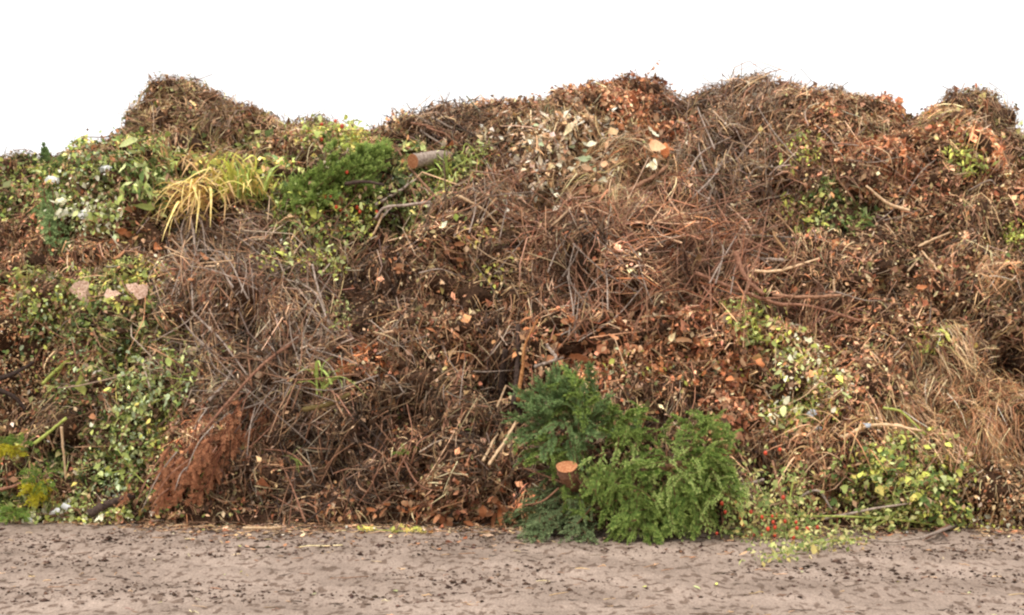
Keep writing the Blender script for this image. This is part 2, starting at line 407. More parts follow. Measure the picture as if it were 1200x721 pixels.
def matter(c):
    c = lin(c, 1.38) * (np.array([1.0, 1.03, 0.92]) if c[0] > c[1] * 1.12 else 1.0); g = c.mean(); return np.minimum(c * 0.84 + g * 0.16, 0.8)
PALA = {k_: np.array([matter(c) for c in v]) for k_, v in PAL.items()}
# kind: (twig, leaf, grass) share, palettes per piece type (name:weight), twig (len, radius, bend), leaf size, grass len
KINDS = {
    'mulch':  dict(mix=(.38, .55, .07), twig={'brown': 3, 'grey': 1, 'tan': 1, 'dark': .5}, leaf={'brown': 3, 'rust': .7, 'tan': 1.1, 'dark': .7, 'olive': 1.0, 'green': .25}, grass={'tan': 1, 'brown': 1.5}, tl=.18, tr=.0040, ll=.044, gl=.16),
    'rmulch': dict(mix=(.36, .57, .07), twig={'brown': 2, 'red': 2, 'tan': 1}, leaf={'rust': 1.6, 'brown': 2.2, 'tan': 1.2, 'red': .8, 'olive': .5, 'dark': .5}, grass={'tan': 1, 'rust': .8}, tl=.18, tr=.0042, ll=.046, gl=.16),
    'red':    dict(mix=(.62, .33, .05), twig={'red': 4, 'brown': 1.5, 'rust': .5, 'grey': .6}, leaf={'rust': 1, 'red': 1.6, 'brown': 1.4, 'tan': .8, 'dark': .8}, grass={'tan': 1}, tl=.42, tr=.0050, ll=.05, gl=.2),
    'grey':   dict(mix=(.62, .28, .10), twig={'grey': 3, 'brown': 2, 'red': .8}, leaf={'brown': 1, 'pale': .6, 'dark': .5}, grass={'tan': 1}, tl=.40, tr=.0048, ll=.05, gl=.2),
    'brush':  dict(mix=(.60, .34, .06), twig={'dark': 1.5, 'brown': 2, 'grey': 1}, leaf={'brown': 1, 'dark': 1, 'rust': .4}, grass={'brown': 1}, tl=.32, tr=.0050, ll=.05, gl=.2),
    'hay':    dict(mix=(.06, .07, .87), twig={'tan': 1, 'brown': 1}, leaf={'tan': 1, 'brown': 1}, grass={'tan': 2.6, 'brown': 2.6, 'pale': .4, 'olive': .4, 'rust': .5}, tl=.2, tr=.004, ll=.05, gl=.24),
    'tuft':   dict(mix=(.34, .36, .30), twig={'brown': 2, 'grey': 1}, leaf={'brown': 2, 'olive': 1, 'green': .5}, grass={'tan': 1.2, 'olive': 1.2, 'brown': 1.4}, tl=.2, tr=.0042, ll=.05, gl=.18),
    'rust':   dict(mix=(.16, .72, .12), twig={'red': 1, 'brown': 1}, leaf={'rust': 4, 'brown': 1, 'tan': .7}, grass={'rust': 1, 'tan': 1}, tl=.2, tr=.0045, ll=.06, gl=.2),
    'pale':   dict(mix=(.22, .66, .12), twig={'grey': 1, 'brown': 1}, leaf={'pale': 3, 'tan': 1.2, 'brown': 1, 'dark': .3}, grass={'tan': 1}, tl=.2, tr=.0045, ll=.065, gl=.2),
    'green':  dict(mix=(.18, .78, .04), twig={'brown': 1.5, 'olive': 1, 'green': .5}, leaf={'green': 3, 'lime': .9, 'dgreen': 1.4, 'brown': .7, 'pale': .25}, grass={'lime': 1}, tl=.2, tr=.0045, ll=.06, gl=.2),
    'lime':   dict(mix=(.16, .76, .08), twig={'olive': 1, 'brown': 1}, leaf={'lime': 3, 'green': 1.5, 'pale': .5, 'brown': .5}, grass={'lime': 1}, tl=.2, tr=.0045, ll=.06, gl=.25),
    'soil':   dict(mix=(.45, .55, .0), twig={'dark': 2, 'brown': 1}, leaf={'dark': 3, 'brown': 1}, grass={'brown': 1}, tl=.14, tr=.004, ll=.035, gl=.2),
    'sand':   dict(mix=(.15, .80, .05), twig={'tan': 1, 'brown': 1}, leaf={'tan': 3, 'rust': .8, 'pale': .6}, grass={'tan': 1}, tl=.1, tr=.0035, ll=.035, gl=.15),
}
ZONES = [  # px, py, rx, ry, kind, weight
    (45, 225, 65, 40, 'green', 3), (120, 200, 50, 40, 'green', 2.5), (30, 300, 60, 45, 'rmulch', 2.5), (10, 350, 25, 40, 'rust', 2),
    (80, 380, 90, 45, 'green', .9), (60, 350, 50, 18, 'lime', 2), (170, 330, 35, 25, 'lime', 1.6), (150, 280, 60, 25, 'rmulch', 2), (25, 440, 32, 32, 'sand', 3), (15, 480, 25, 15, 'sand', 3), (85, 440, 60, 50, 'green', .8), (55, 400, 50, 25, 'rmulch', 1.2), (110, 500, 35, 50, 'brush', 2), (110, 420, 50, 40, 'tuft', 1.2),
    (100, 520, 60, 60, 'mulch', 1.4), (60, 530, 60, 30, 'green', 1.4), (175, 440, 55, 55, 'green', 2), (150, 540, 60, 50, 'green', 2.4), (30, 570, 50, 40, 'green', 1.6), (100, 600, 110, 10, 'lime', 2), (120, 475, 30, 60, 'brush', 1.2),
    (215, 130, 60, 50, 'tuft', 3.5), (290, 155, 50, 40, 'tuft', 3), (120, 160, 40, 30, 'tuft', 1), (250, 205, 60, 30, 'lime', 1.8), (220, 180, 60, 25, 'tuft', 2), (225, 320, 28, 22, 'rust', 2.5),
    (390, 165, 55, 30, 'lime', 2.5), (340, 165, 40, 20, 'tuft', 2), (400, 240, 70, 45, 'green', 2.2), (330, 305, 45, 16, 'lime', 1.6), (500, 205, 60, 30, 'green', 1.3),
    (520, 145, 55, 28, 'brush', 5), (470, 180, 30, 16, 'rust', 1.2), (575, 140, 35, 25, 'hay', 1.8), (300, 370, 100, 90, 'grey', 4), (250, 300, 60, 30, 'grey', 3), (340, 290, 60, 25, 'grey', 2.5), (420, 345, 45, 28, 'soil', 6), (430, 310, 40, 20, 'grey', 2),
    (540, 290, 90, 50, 'mulch', 2.5), (530, 260, 60, 25, 'brush', 1), (600, 210, 45, 40, 'grey', 2), (655, 175, 55, 50, 'pale', 5), (640, 130, 60, 20, 'rmulch', 2.5), (735, 115, 45, 28, 'rust', 4.5), (715, 195, 40, 45, 'hay', 3), (765, 150, 25, 30, 'rust', 3), (700, 130, 30, 30, 'hay', 1.4),
    (770, 300, 140, 60, 'red', 6), (650, 260, 60, 30, 'red', 2), (640, 330, 60, 40, 'brush', 2), (700, 355, 60, 30, 'red', 2.5), (850, 190, 55, 60, 'grey', 3), (850, 130, 40, 30, 'brush', 2), (830, 200, 30, 30, 'hay', 1),
    (980, 180, 80, 60, 'rmulch', 2), (930, 130, 60, 25, 'brush', 1.5), (940, 175, 25, 20, 'lime', 1.2), (935, 240, 30, 25, 'green', 1.4), (1030, 150, 40, 40, 'rust', 1.3), (1000, 130, 40, 20, 'hay', 1.6), (1050, 190, 40, 20, 'rust', 1.5),
    (1130, 160, 60, 45, 'tuft', 2.5), (1130, 180, 20, 15, 'green', 2), (1110, 230, 80, 40, 'rmulch', 2.5), (1190, 280, 20, 20, 'lime', 2), (1150, 270, 30, 20, 'hay', 2), (1020, 330, 140, 60, 'mulch', 2.5), (1100, 340, 60, 40, 'rmulch', 2), (930, 320, 60, 40, 'rmulch', 1.6), (1090, 400, 40, 20, 'green', .9), (1170, 330, 40, 30, 'hay', 1.6),
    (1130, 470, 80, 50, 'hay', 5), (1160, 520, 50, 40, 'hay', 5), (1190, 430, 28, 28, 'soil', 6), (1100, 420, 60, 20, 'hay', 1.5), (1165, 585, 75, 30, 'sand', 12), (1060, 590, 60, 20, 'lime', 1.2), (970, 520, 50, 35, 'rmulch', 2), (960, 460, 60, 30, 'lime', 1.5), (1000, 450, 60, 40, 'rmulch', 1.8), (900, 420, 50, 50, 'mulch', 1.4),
    (740, 410, 140, 35, 'rust', 2.8), (740, 400, 140, 45, 'rmulch', 3), (885, 480, 35, 40, 'rust', 2.5), (690, 370, 100, 20, 'mulch', 1),
    (430, 415, 28, 30, 'rust', 3), (470, 450, 80, 40, 'mulch', 3), (500, 400, 80, 30, 'rmulch', 2), (520, 560, 90, 45, 'rmulch', 3), (350, 540, 90, 60, 'brush', 3), (420, 540, 60, 40, 'brush', 2.5), (580, 470, 45, 60, 'brush', 3), (480, 605, 110, 12, 'rust', 1.5), (250, 540, 60, 60, 'rmulch', 2), (560, 605, 50, 14, 'rust', 2), (620, 540, 50, 50, 'brush', 2), (780, 560, 120, 70, 'brush', 1.5), (300, 470, 60, 40, 'grey', 2),
]
KN = list(KINDS)
def zone_w(px, py):
    W = np.zeros((len(px), len(KN)))
    W[:, KN.index('mulch')] += 0.5; W[:, KN.index('rmulch')] += 0.45
    for (x, y, rx, ry, kd, wt) in ZONES:
        W[:, KN.index(kd)] += wt * np.exp(-((px - x) / rx) ** 2 - ((py - y) / ry) ** 2)
    return W
def pick(W, rng):
    c = np.cumsum(W, 1); return (rng.random(len(W))[:, None] * c[:, -1:] > c).sum(1)
cpu, cpv = proj(CC)
Wc = zone_w(cpu, cpv)
CK = pick(Wc ** 1.25, RNG)                       # kind of each clump
CT = np.exp(RNG.normal(0, 0.26, NC))             # random brightness of each clump
CD = RNG.normal(0, 1, (NC, 3))                   # grain of each clump
cidf = cid.ravel()

NP = 183000
wgt = (AREA * (vv <= 1.12) * (np.abs(G[..., 0]) < 8.4) * (vv > 0.012)).ravel()
vis = np.clip(1.25 - 0.75 * (np.abs(Gf[:, 0]) > 6.4), 0, 2)
bare = fbm(Gf * 2.2, 91, 3); vis = vis * np.clip(1.0 + 2.6 * (bare + .12), .12, 1.25)     # places where the compost itself shows
si = sample_idx(NP, RNG, wgt * vis)
P = Gf[si] + RNG.normal(0, 0.008, (NP, 3)); Nn = Nf[si]; cl = cidf[si]
loc_k = pick(zone_w(PUf[si], PVf[si]), RNG)
kd = np.where(RNG.random(NP) < 0.68, CK[cl], loc_k)
down = np.array([0, 0, -1.0]) - Nn * (-Nn[:, 2:3]); down = unit(down)
rnd = RNG.normal(0, 1, (NP, 3))
SH = np.ones((len(KN), 3))
litter_labels = {'mulch': 'brown litter of rotting twigs and dead leaves all over the heap', 'rmulch': 'reddish brown litter of leaves and twigs on the heap',
    'red': 'tangle of thin red-brown twigs across the middle of the heap', 'grey': 'tangle of grey-brown twigs on the left half of the heap',
    'brush': 'dark brushwood twigs in the hollows of the heap', 'hay': 'matted tan hay and dry grass on the heap',
    'tuft': 'dry olive brown grass and twigs on the rounded tops of the heap', 'rust': 'rust orange dead leaf litter on the heap',
    'pale': 'pale greyish dried leaves on the upper middle of the heap', 'green': 'small green leaf cuttings mixed into the left of the heap',
    'lime': 'yellow-green wilting leaf cuttings on the heap', 'soil': 'dark crumbly soil and rot in the shaded hollows',
    'sand': 'tan sawdust and leaf crumbs at the heap edges'}
litter_names = {'mulch': 'brown_litter', 'rmulch': 'reddish_litter', 'red': 'red_twig_tangle', 'grey': 'grey_twig_tangle', 'brush': 'dark_brushwood', 'hay': 'hay',
    'tuft': 'dry_grass', 'rust': 'rust_leaf_litter', 'pale': 'pale_leaf_litter', 'green': 'green_leaf_cuttings', 'lime': 'yellow_green_cuttings', 'soil': 'dark_soil_crumbs', 'sand': 'tan_crumbs'}

def pal_pick(spec, n, rng):
    names = list(spec); pr = np.array([spec[q] for q in names], float); pr /= pr.sum()
    which = rng.choice(len(names), n, p=pr); c = np.zeros((n, 3))
    for j, q in enumerate(names):
        mk = which == j; A = PALA[q]; c[mk] = A[rng.integers(0, len(A), mk.sum())]
    return c * np.exp(rng.normal(-.02, .27, (n, 1))) * (1 + rng.normal(0, .04, (n, 3)))

for kidx, kn in enumerate(KN):
    K = KINDS[kn]; idx = np.nonzero(kd == kidx)[0]
    if not len(idx): continue
    sp = Soup(); typ = RNG.choice(3, len(idx), p=np.array(K['mix']) / sum(K['mix']))
    # --- twigs
    q = idx[typ == 0]; n = len(q)
    if n:
        gd = CD[cl[q]] + rnd[q] * 0.8 + 0.5 * down[q]
        tan = gd - Nn[q] * (gd * Nn[q]).sum(1, keepdims=True); tan = unit(tan)
        lift = RNG.normal(0.10, 0.28, n)[:, None]
        d = unit(tan + Nn[q] * lift)
        L = K['tl'] * np.exp(RNG.normal(-.12, .45, n)); L = np.minimum(L, 1.0)
        r = K['tr'] * np.exp(RNG.normal(0, .38, n))
        base = P[q] + Nn[q] * RNG.uniform(-.02, .07, n)[:, None]
        bend = unit(np.cross(d, RNG.normal(0, 1, (n, 3)))) * (L * RNG.normal(0, .24, n))[:, None]
        KR = 4 if kn in ('red', 'grey', 'brush') else 3; s4 = np.linspace(0, 1, KR)[None, :, None]
        PP = base[:, None] + d[:, None] * (L[:, None, None] * (s4 - .5)) + bend[:, None] * (4 * s4 * (1 - s4)) + np.array([0, 0, -1.0]) * (L[:, None, None] * 0.10 * s4 ** 2)
        R = r[:, None] * np.interp(np.linspace(0, 1, KR), [0, .33, .67, 1], [1, .9, .75, .35])[None]
        sp.tubes(PP, R, pal_pick(K['twig'], n, RNG) * CT[cl[q]][:, None])
    # --- leaves
    q = idx[typ == 1]; n = len(q)
    if n:
        q = np.concatenate([q, q]) if kn in ('green', 'lime', 'rust', 'pale', 'rmulch', 'sand') else q; n = len(q)
        jit = RNG.normal(0, .02, (n, 3))
        d = unit(RNG.normal(0, 1, (n, 3)) * 0.8 + down[q] * 0.6 + Nn[q] * 0.2)
        nn = unit(Nn[q] * 0.9 + np.array([0, 0, .5]) + RNG.normal(0, .55, (n, 3)))
        L = K['ll'] * np.exp(RNG.normal(0, .38, n)); W = L * RNG.uniform(.35, .8, n)
        base = P[q] + jit + Nn[q] * RNG.uniform(0, .085, n)[:, None] - d * L[:, None] * .5
        sp.leaves(base, d, nn, L, W, RNG.uniform(-.1, .35, n), RNG.normal(0, .3, n), pal_pick(K['leaf'], n, RNG) * CT[cl[q]][:, None])
    # --- grass blades
    q = idx[typ == 2]; n = len(q)
    if n:
        q = np.concatenate([q, q]); n = len(q)
        gd = CD[cl[q]] * .9 + RNG.normal(0, .55, (n, 3)) + 0.7 * down[q]
        tan = gd - Nn[q] * (gd * Nn[q]).sum(1, keepdims=True); d = unit(unit(tan) + Nn[q] * RNG.normal(.12, .2, n)[:, None])
        L = K['gl'] * np.exp(RNG.normal(0, .35, n)); Wd = RNG.uniform(.004, .011, n)
        base = P[q] + RNG.normal(0, .03, (n, 3)) + Nn[q] * RNG.uniform(0, .07, n)[:, None] - d * L[:, None] * .4
        s4 = np.linspace(0, 1, 4)[None, :, None]
        bend = RNG.normal(0, .15, (n, 3)) * L[:, None]
        PP = base[:, None] + d[:, None] * (L[:, None, None] * s4) + bend[:, None] * (s4 * (1 - s4) * 2) + np.array([0, 0, -1.0]) * (L[:, None, None] * .28 * s4 ** 2)
        side = unit(np.cross(d, Nn[q] + RNG.normal(0, .5, (n, 3))))
        sp.blades(PP, Wd[:, None] * np.array([.8, 1, .8, .25])[None], side, pal_pick(K['grass'], n, RNG) * CT[cl[q]][:, None])
    o = obj(litter_names[kn], sp.mesh(litter_names[kn]), M_FOLIAGE if kn in ('green', 'lime') else M_LITTER)
    tag(o, litter_labels[kn], 'garden litter', kind='stuff')

# litter spilling from the foot of the heap onto the track
sp = Soup(); n = 11000
fx = RNG.uniform(-6.5, 6.5, n); jj = np.clip(np.searchsorted(XS, fx), 1, NX - 1); foot = G[3, jj, 1]
fy = foot + .12 - np.abs(RNG.exponential(.2, n)) * (1 + .9 * fbm(np.stack([fx * 1.2, fx * 0, fx * 0], -1), 15, 2) * 2).clip(.2, 3); fz = ground_z(fx, fy)
p = np.stack([fx, fy, fz + .004 + .03 * RNG.random(n) * (fy > foot - .08)], -1); lf_ = RNG.random(n) < .6
d = unit(RNG.normal(0, 1, (n, 3)) * (1, 1, .12)); L = .055 * np.exp(RNG.normal(-.2, .4, n)); q = np.nonzero(lf_)[0]
sp.leaves(p[q] - d[q] * L[q, None] * .5, d[q], unit(RNG.normal(0, .3, (len(q), 3)) + (0, 0, 1)), L[q], L[q] * RNG.uniform(.35, .8, len(q)), RNG.uniform(0, .3, len(q)), RNG.uniform(0, .3, len(q)), pal_pick({'brown': 3, 'rust': 1, 'tan': 1.4, 'dark': 1.5, 'green': .3, 'pale': .5}, len(q), RNG))
q = np.nonzero(~lf_)[0]; L = .14 * np.exp(RNG.normal(-.2, .5, n)); s4 = np.linspace(-.5, .5, 4)[None, :, None]
sp.tubes(p[q][:, None] + (d[q] * (1, 1, .3))[:, None] * L[q, None, None] * s4 + RNG.normal(0, .006, (len(q), 4, 3)) + (0, 0, .006), np.full((len(q), 4), .0045) * np.array([1, .9, .8, .4]), pal_pick({'brown': 3, 'grey': 1, 'dark': 1.5, 'tan': 1}, len(q), RNG))
n = 1500; fx = RNG.uniform(-6, 6, n); fy = RNG.uniform(-5.2, 0, n); kp = fbm(np.stack([fx * .5, fy * 4, fx * 0], -1), 77, 3) + RNG.normal(0, .15, n) > .02; fx, fy = fx[kp], fy[kp]; n = len(fx)      # trodden bits
d = unit(np.stack([RNG.normal(0, 1, n), RNG.normal(0, .35, n), np.zeros(n)], -1)); L = np.exp(RNG.normal(-2.6, .5, n)); p = np.stack([fx, fy, ground_z(fx, fy) + .002], -1)
sp.tubes(p[:, None] + d[:, None] * L[:, None, None] * np.linspace(-.5, .5, 4)[None, :, None] + RNG.normal(0, .004, (n, 4, 3)), np.full((n, 4), .004) * np.array([.8, 1, .8, .4]), pal_pick({'dark': 2, 'brown': 2, 'grey': .6, 'tan': .6}, n, RNG))
tag(obj('spilled_litter', sp.mesh('spilled_litter'), M_LITTER), 'brown leaf and twig litter spilled along the foot of the heap onto the track', 'garden litter', kind='stuff')

# ================================================================== THE THINGS ON AND BEFORE THE HEAP
sub = np.nonzero((VF <= 1.1))[0]
gs, ns, us, vs_ = Gf[sub], Nf[sub], PUf[sub], PVf[sub]
def hp(px, py, lift=0.0):
    d = (us - px) ** 2 + (vs_ - py) ** 2
    near = np.nonzero(d < max(d.min() + 5, 10))[0]
    i = near[np.argmin(gs[near, 1])]
    return gs[i] + ns[i] * lift, ns[i]
def wp(px, py, depth):
    """world point at a given distance into the scene (metres from the heap's foot)"""
    d = depth - CAM_Y; return np.array([(px - 600) / FPX * d, depth, CAM_Z + (HOR - py) * d / FPX])
def smooth_path(pts, n):
    pts = np.asarray(pts, float); tt = np.linspace(0, 1, len(pts)); t = np.linspace(0, 1, n)
    if len(pts) == 2: return pts[0] + (pts[1] - pts[0]) * t[:, None]
    q = np.vstack([2 * pts[0] - pts[1], pts, 2 * pts[-1] - pts[-2]]); r = []
    for x in t * (len(pts) - 1):
        i = min(int(x), len(pts) - 2); f = x - i; a, b_, c, d = q[i:i + 4]
        r.append(.5 * (2 * b_ + (c - a) * f + (2 * a - 5 * b_ + 4 * c - d) * f * f + (3 * b_ - a - 3 * c + d) * f ** 3))
    return np.array(r)
def tube_mesh(name, P, R, sides=6, rough=0.12, cap=True, seed=0):
    P = np.asarray(P); K1 = len(P); rg = np.random.default_rng(seed)
    T = unit(np.gradient(P, axis=0)); A = np.zeros_like(P); a = Vector(T[0]).orthogonal().normalized()
    for i in range(K1):
        a = a - Vector(T[i]) * a.dot(Vector(T[i])); a.normalize(); A[i] = a
    B = np.cross(T, A); ang = np.arange(sides) * 2 * math.pi / sides
    RR = np.asarray(R)[:, None] * (1 + rg.normal(0, rough, (K1, sides)))
    V = P[:, None] + RR[..., None] * (A[:, None] * np.cos(ang)[None, :, None] + B[:, None] * np.sin(ang)[None, :, None])
    V = V.reshape(-1, 3); idx = np.arange(K1 * sides).reshape(K1, sides); nx = np.roll(idx, -1, 1)
    F = [np.stack([idx[:-1], nx[:-1], nx[1:], idx[1:]], -1).reshape(-1, 4)]
    if cap: F.append(np.stack([idx[0][::-1], idx[-1]]))
    return mesh_np(name, V, F, None, True)

MATS = {}
def bark(key, c1, c2):
    if key not in MATS: MATS[key] = mat_plain(key, c1, c2, 0.9, 0.15, 40, (1, 1, 1), 0.5, 0.2)
    return MATS[key]
BARK_BROWN = bark('brown_bark', (118, 86, 66), (164, 124, 98))
BARK_RED = bark('red_brown_bark', (122, 84, 66), (168, 124, 100))
BARK_GREY = bark('grey_bark', (126, 110, 98), (178, 160, 146))
BARK_DARK = bark('dark_wet_bark', (52, 42, 38), (84, 68, 60))
BARK_PALE = bark('pale_dry_wood', (196, 160, 122), (222, 192, 156))
BARK_ORANGE = bark('split_orange_wood', (160, 104, 64), (204, 148, 98))
BARK_GREEN = bark('green_stem', (140, 150, 72), (182, 188, 104))
CUT_WOOD = bark('cut_wood', (168, 104, 70), (206, 146, 104))
_t = CUT_WOOD.node_tree; _w = _t.nodes.new('ShaderNodeTexWave'); _w.wave_type = 'RINGS'; _w.rings_direction = 'SPHERICAL'; _w.inputs['Scale'].default_value = 28; _w.inputs['Distortion'].default_value = 2.5; _w.inputs['Detail'].default_value = 3
_m = _t.nodes.new('ShaderNodeMix'); _m.data_type = 'RGBA'; _m.blend_type = 'MULTIPLY'; _m.inputs[0].default_value = .45
_hs = next(n_ for n_ in _t.nodes if n_.type == 'HUE_SAT'); _tc = next(n_ for n_ in _t.nodes if n_.type == 'TEX_COORD')
_t.links.new(_tc.outputs['Object'], _w.inputs['Vector']); _t.links.new(_hs.outputs[0], _m.inputs[6]); _t.links.new(_w.outputs['Color'], _m.inputs[7]); _t.links.new(_m.outputs[2], _t.nodes['Principled BSDF'].inputs['Base Color'])

def level(pts, W):
    dep = np.array([w_[1] for w_ in W]); f = np.linspace(0, 1, len(W)); lin_ = dep[0] + (dep[-1] - dep[0]) * f
    lin_ -= np.clip((lin_ - dep).max(), 0, .3)
    return [wp(p[0], max(p[1], np.interp(p[0], SKY[:, 0], SKY[:, 1]) - 4), d_) for p, d_ in zip(pts, lin_)]
def stick(name, label, cat, pts, r0, r1, mat, group=None, side=0, seed=0, lift=.09, world=False, cut=False):
    """a branch lying on the heap; pts in photograph px (optionally with own lift) resolved onto the heap's face"""
    rg = np.random.default_rng(seed + 100)
    W = []
    for p in pts:
        if world: W.append(np.asarray(p, float)); continue
        W.append(hp(p[0], p[1], p[2] if len(p) > 2 else lift)[0])
    if not world: W = level(pts, W)
    P = smooth_path(W, 12 + 4 * len(W)); L = np.linalg.norm(P[-1] - P[0])
    P = P + np.cumsum(rg.normal(0, .003 * L, P.shape), 0) * np.sin(np.linspace(0, math.pi, len(P)))[:, None]; root = P[0].copy()
    R = np.linspace(r0, r1, len(P)) * (1 + (.08 if r0 < .05 else .025) * rg.normal(0, 1, len(P)))
    e = thing(name, label, cat, root, group)
    obj('stem', tube_mesh('stem', P - root, R, 7, .1 if r0 < .05 else .03, True, seed), mat, e)
    if cut:
        d = Vector(P[0] - P[1]).normalized(); c = np.array([(0, 0, 0.002)] + [(r0 * 1.0 * math.cos(a), r0 * 1.0 * math.sin(a), 0.0) for a in np.linspace(0, 2 * math.pi, 12, endpoint=False)])
        f = np.array([(0, 1 + i, 1 + (i + 1) % 12) for i in range(12)])
        m_ = d.to_track_quat('Z', 'Y').to_matrix().to_4x4(); m_.translation = d * 0.004
        obj('cut_face', mesh_np('cut_face', c, f), CUT_WOOD, e, mw=m_)
    for k_ in range(side):
        i = int(rg.uniform(.25, .9) * (len(P) - 2)); t = unit(P[i + 1] - P[i]); nrm = hp(*[float(x) for x in proj(P[i])])[1]
        d = unit(t * rg.uniform(.3, .9) + np.cross(t, nrm) * rg.choice([-1, 1]) * .7 + nrm * rg.uniform(.0, .5)); l = L * rg.uniform(.12, .3)
        Q = P[i] + d * l * np.linspace(0, 1, 6)[:, None] + rg.normal(0, .02 * l, (6, 3)); Q[0] = P[i]
        obj('side_twig', tube_mesh('side_twig', Q - root, np.linspace(R[i] * .55, R[i] * .2, 6), 5, .1, True, seed + k_), mat, e)
    return e

# ------------------------------------------------------------------ conifer sprays
def spray_mesh(name, seed, dark, light, nside=30, spread=.34, droop=.22, needle=.05, nw=.011, nper=15, flat=.28, tipl=.45, stemc=(110, 78, 56), tipdroop=.25):
    rg = np.random.default_rng(seed); sp = Soup(); dark = lin(dark, 1.5); light = lin(light, 1.4); sc_ = lin(stemc)
    s = np.linspace(0, 1, 9)
    ax = np.stack([s - .10 * s ** 3, .05 * np.sin(s * 4 + rg.uniform(0, 6)), .10 * np.sin(s * 2) - droop * s ** 2], -1)
    sp.tubes(ax[None], np.linspace(.013, .004, 9)[None], sc_[None], 4)
    n = nside; t = np.sort(rg.uniform(.06, .97, n)); t[-1] = .985
    sgn = np.where(np.arange(n) % 2, 1, -1) * rg.choice([1, 1, 1, -1], n)
    b0 = np.stack([np.interp(t, s, ax[:, j]) for j in range(3)], -1)
    l = spread * (1.0 - .55 * t) * rg.uniform(.5, 1.15, n) * np.minimum(1, .45 + 2.2 * t)
    d = unit(np.stack([rg.uniform(.55, 1.0, n), sgn * rg.uniform(.45, .95, n), rg.normal(.05, flat, n)], -1))
    d[-1] = unit(np.array([1, 0, -.1]))
    K = 6; u = np.linspace(0, 1, K)
    S = b0[:, None] + d[:, None] * (l[:, None, None] * u[None, :, None]) + np.array([.1, 0, -tipdroop]) * (l[:, None, None] * u[None, :, None] ** 2)
    sp.tubes(S, np.linspace(.005, .002, K)[None] * np.ones((n, 1)), np.repeat(sc_[None] * .5 + dark[None] * .5, n, 0))
    # needles
    tt = np.tile(np.linspace(.06, 1, nper), n); wi = np.repeat(np.arange(n), nper); N = len(tt)
    x = tt * (K - 1); i = np.minimum(x.astype(int), K - 2); f = (x - i)[:, None]
    base = S[wi, i] * (1 - f) + S[wi, i + 1] * f; tg = unit(S[wi, i + 1] - S[wi, i])
    for sg in (-1, 1):
        latr = unit(np.cross(tg, np.array([0, 0, 1.0]) + rg.normal(0, .35, (N, 3))))
        dd = unit(tg * rg.uniform(.5, 1.0, N)[:, None] + latr * sg * .8 + rg.normal(0, .22, (N, 3)))
        L = needle * (1 - .35 * tt) * rg.uniform(.7, 1.25, N)
        sd_ = unit(np.cross(dd, rg.normal(0, 1, (N, 3)) * .6 + np.array([0, 0, 1.0])))
        k1 = np.clip(rg.normal(0, .2, N) + tipl * tt ** 1.5 + .25 * rg.random(n)[wi] * tt, 0, 1)[:, None]
        c1 = dark * (1 - k1) + light * k1; c0 = dark * (1 - .5 * k1) + light * .5 * k1
        br = np.exp(rg.normal(0, .14, (N, 1)))
        sp.needles(base, dd, sd_, L, np.full(N, nw), c0 * br, c1 * br)
    return sp.mesh(name)

def fan(root, meshes, core, tips, name='branch', rg=None, mat=M_FOLIAGE, roll=.5, up=(0, 0, 1), width=1.0):
    """branches whose sprays start at core points and end at tip points"""
    base = np.array(root.location)
    for c, t in zip(core, tips):
        d = t - c; L = np.linalg.norm(d)
        obj(name, meshes[rg.integers(len(meshes))], mat, root, mw=frame(c - base, d, up, (L, L * width * rg.uniform(.85, 1.2), L), rg.normal(0, roll)))

def ell_tips(c, rad, n, rg, bias=(0, -.5, .5), lo=.75):
    """points on an ellipsoid's shell, leaning to a side"""
    v = unit(rg.normal(0, 1, (n, 3)) + np.array(bias)); return np.asarray(c) + v * np.asarray(rad) * rg.uniform(lo, 1.05, (n, 1))

rg = np.random.default_rng(3)
DG = [spray_mesh('conifer_branch', 10 + i, (82, 108, 50), (182, 194, 106), needle=.06, nw=.013, tipl=.6, spread=.24, nside=34, droop=.3, tipdroop=.4) for i in range(5)]      # fresh green
BG = [spray_mesh('conifer_branch', 20 + i, (86, 110, 68), (160, 178, 116), needle=.06, nw=.013, tipl=.45, spread=.28, droop=.02, tipdroop=-.05) for i in range(4)]   # bluish, upright
LG = [spray_mesh('conifer_branch', 30 + i, (106, 132, 64), (212, 214, 140), needle=.05, nw=.013, tipl=.7, nside=18, spread=.2) for i in range(3)]          # pale tips
SG = [spray_mesh('conifer_branch', 40 + i, (88, 104, 70), (150, 160, 112), needle=.05, nw=.012, tipl=.3, nside=22, spread=.3) for i in range(3)]      # dull, trailing


BRN = [spray_mesh('browned_branch', 46 + i, (110, 84, 56), (160, 134, 84), needle=.05, nw=.012, nside=20, spread=.22) for i in range(2)]
stump = wp(664, 545, -1.05)
tree = thing('cut_conifer', 'bushy green cut conifer with sawn trunk stub lying at the foot of the heap', 'conifer', gp(720, 632))
tb = np.array(tree.location)
bark('conifer_bark', (112, 78, 60), (152, 112, 88))
TP = smooth_path([stump + (.0, .03, -.05), wp(672, 565, -.85), wp(700, 570, -.6), wp(760, 555, -.45), wp(830, 535, -.4)], 18)
tr = obj('trunk', tube_mesh('trunk', TP - tb, np.concatenate([np.full(5, .088), np.linspace(.085, .025, 13)]), 12, .05, True, 2), MATS['conifer_bark'], tree)
ang = np.linspace(0, 2 * math.pi, 20, endpoint=False)
cv = np.array([(0, 0, .004)] + [(.096 * math.cos(a) * (1 + .07 * math.sin(3 * a)), .09 * math.sin(a), 0) for a in ang])
cm = Vector((-.1, -.5, .85)).to_track_quat('Z', 'Y').to_matrix().to_4x4(); cm.translation = Vector(TP[0] - tb) + Vector((0, -.03, .035))
obj('cut_face', mesh_np('cut_face', cv, np.array([(0, 1 + i, 1 + (i + 1) % 20) for i in range(20)])), CUT_WOOD, tr, mw=cm)
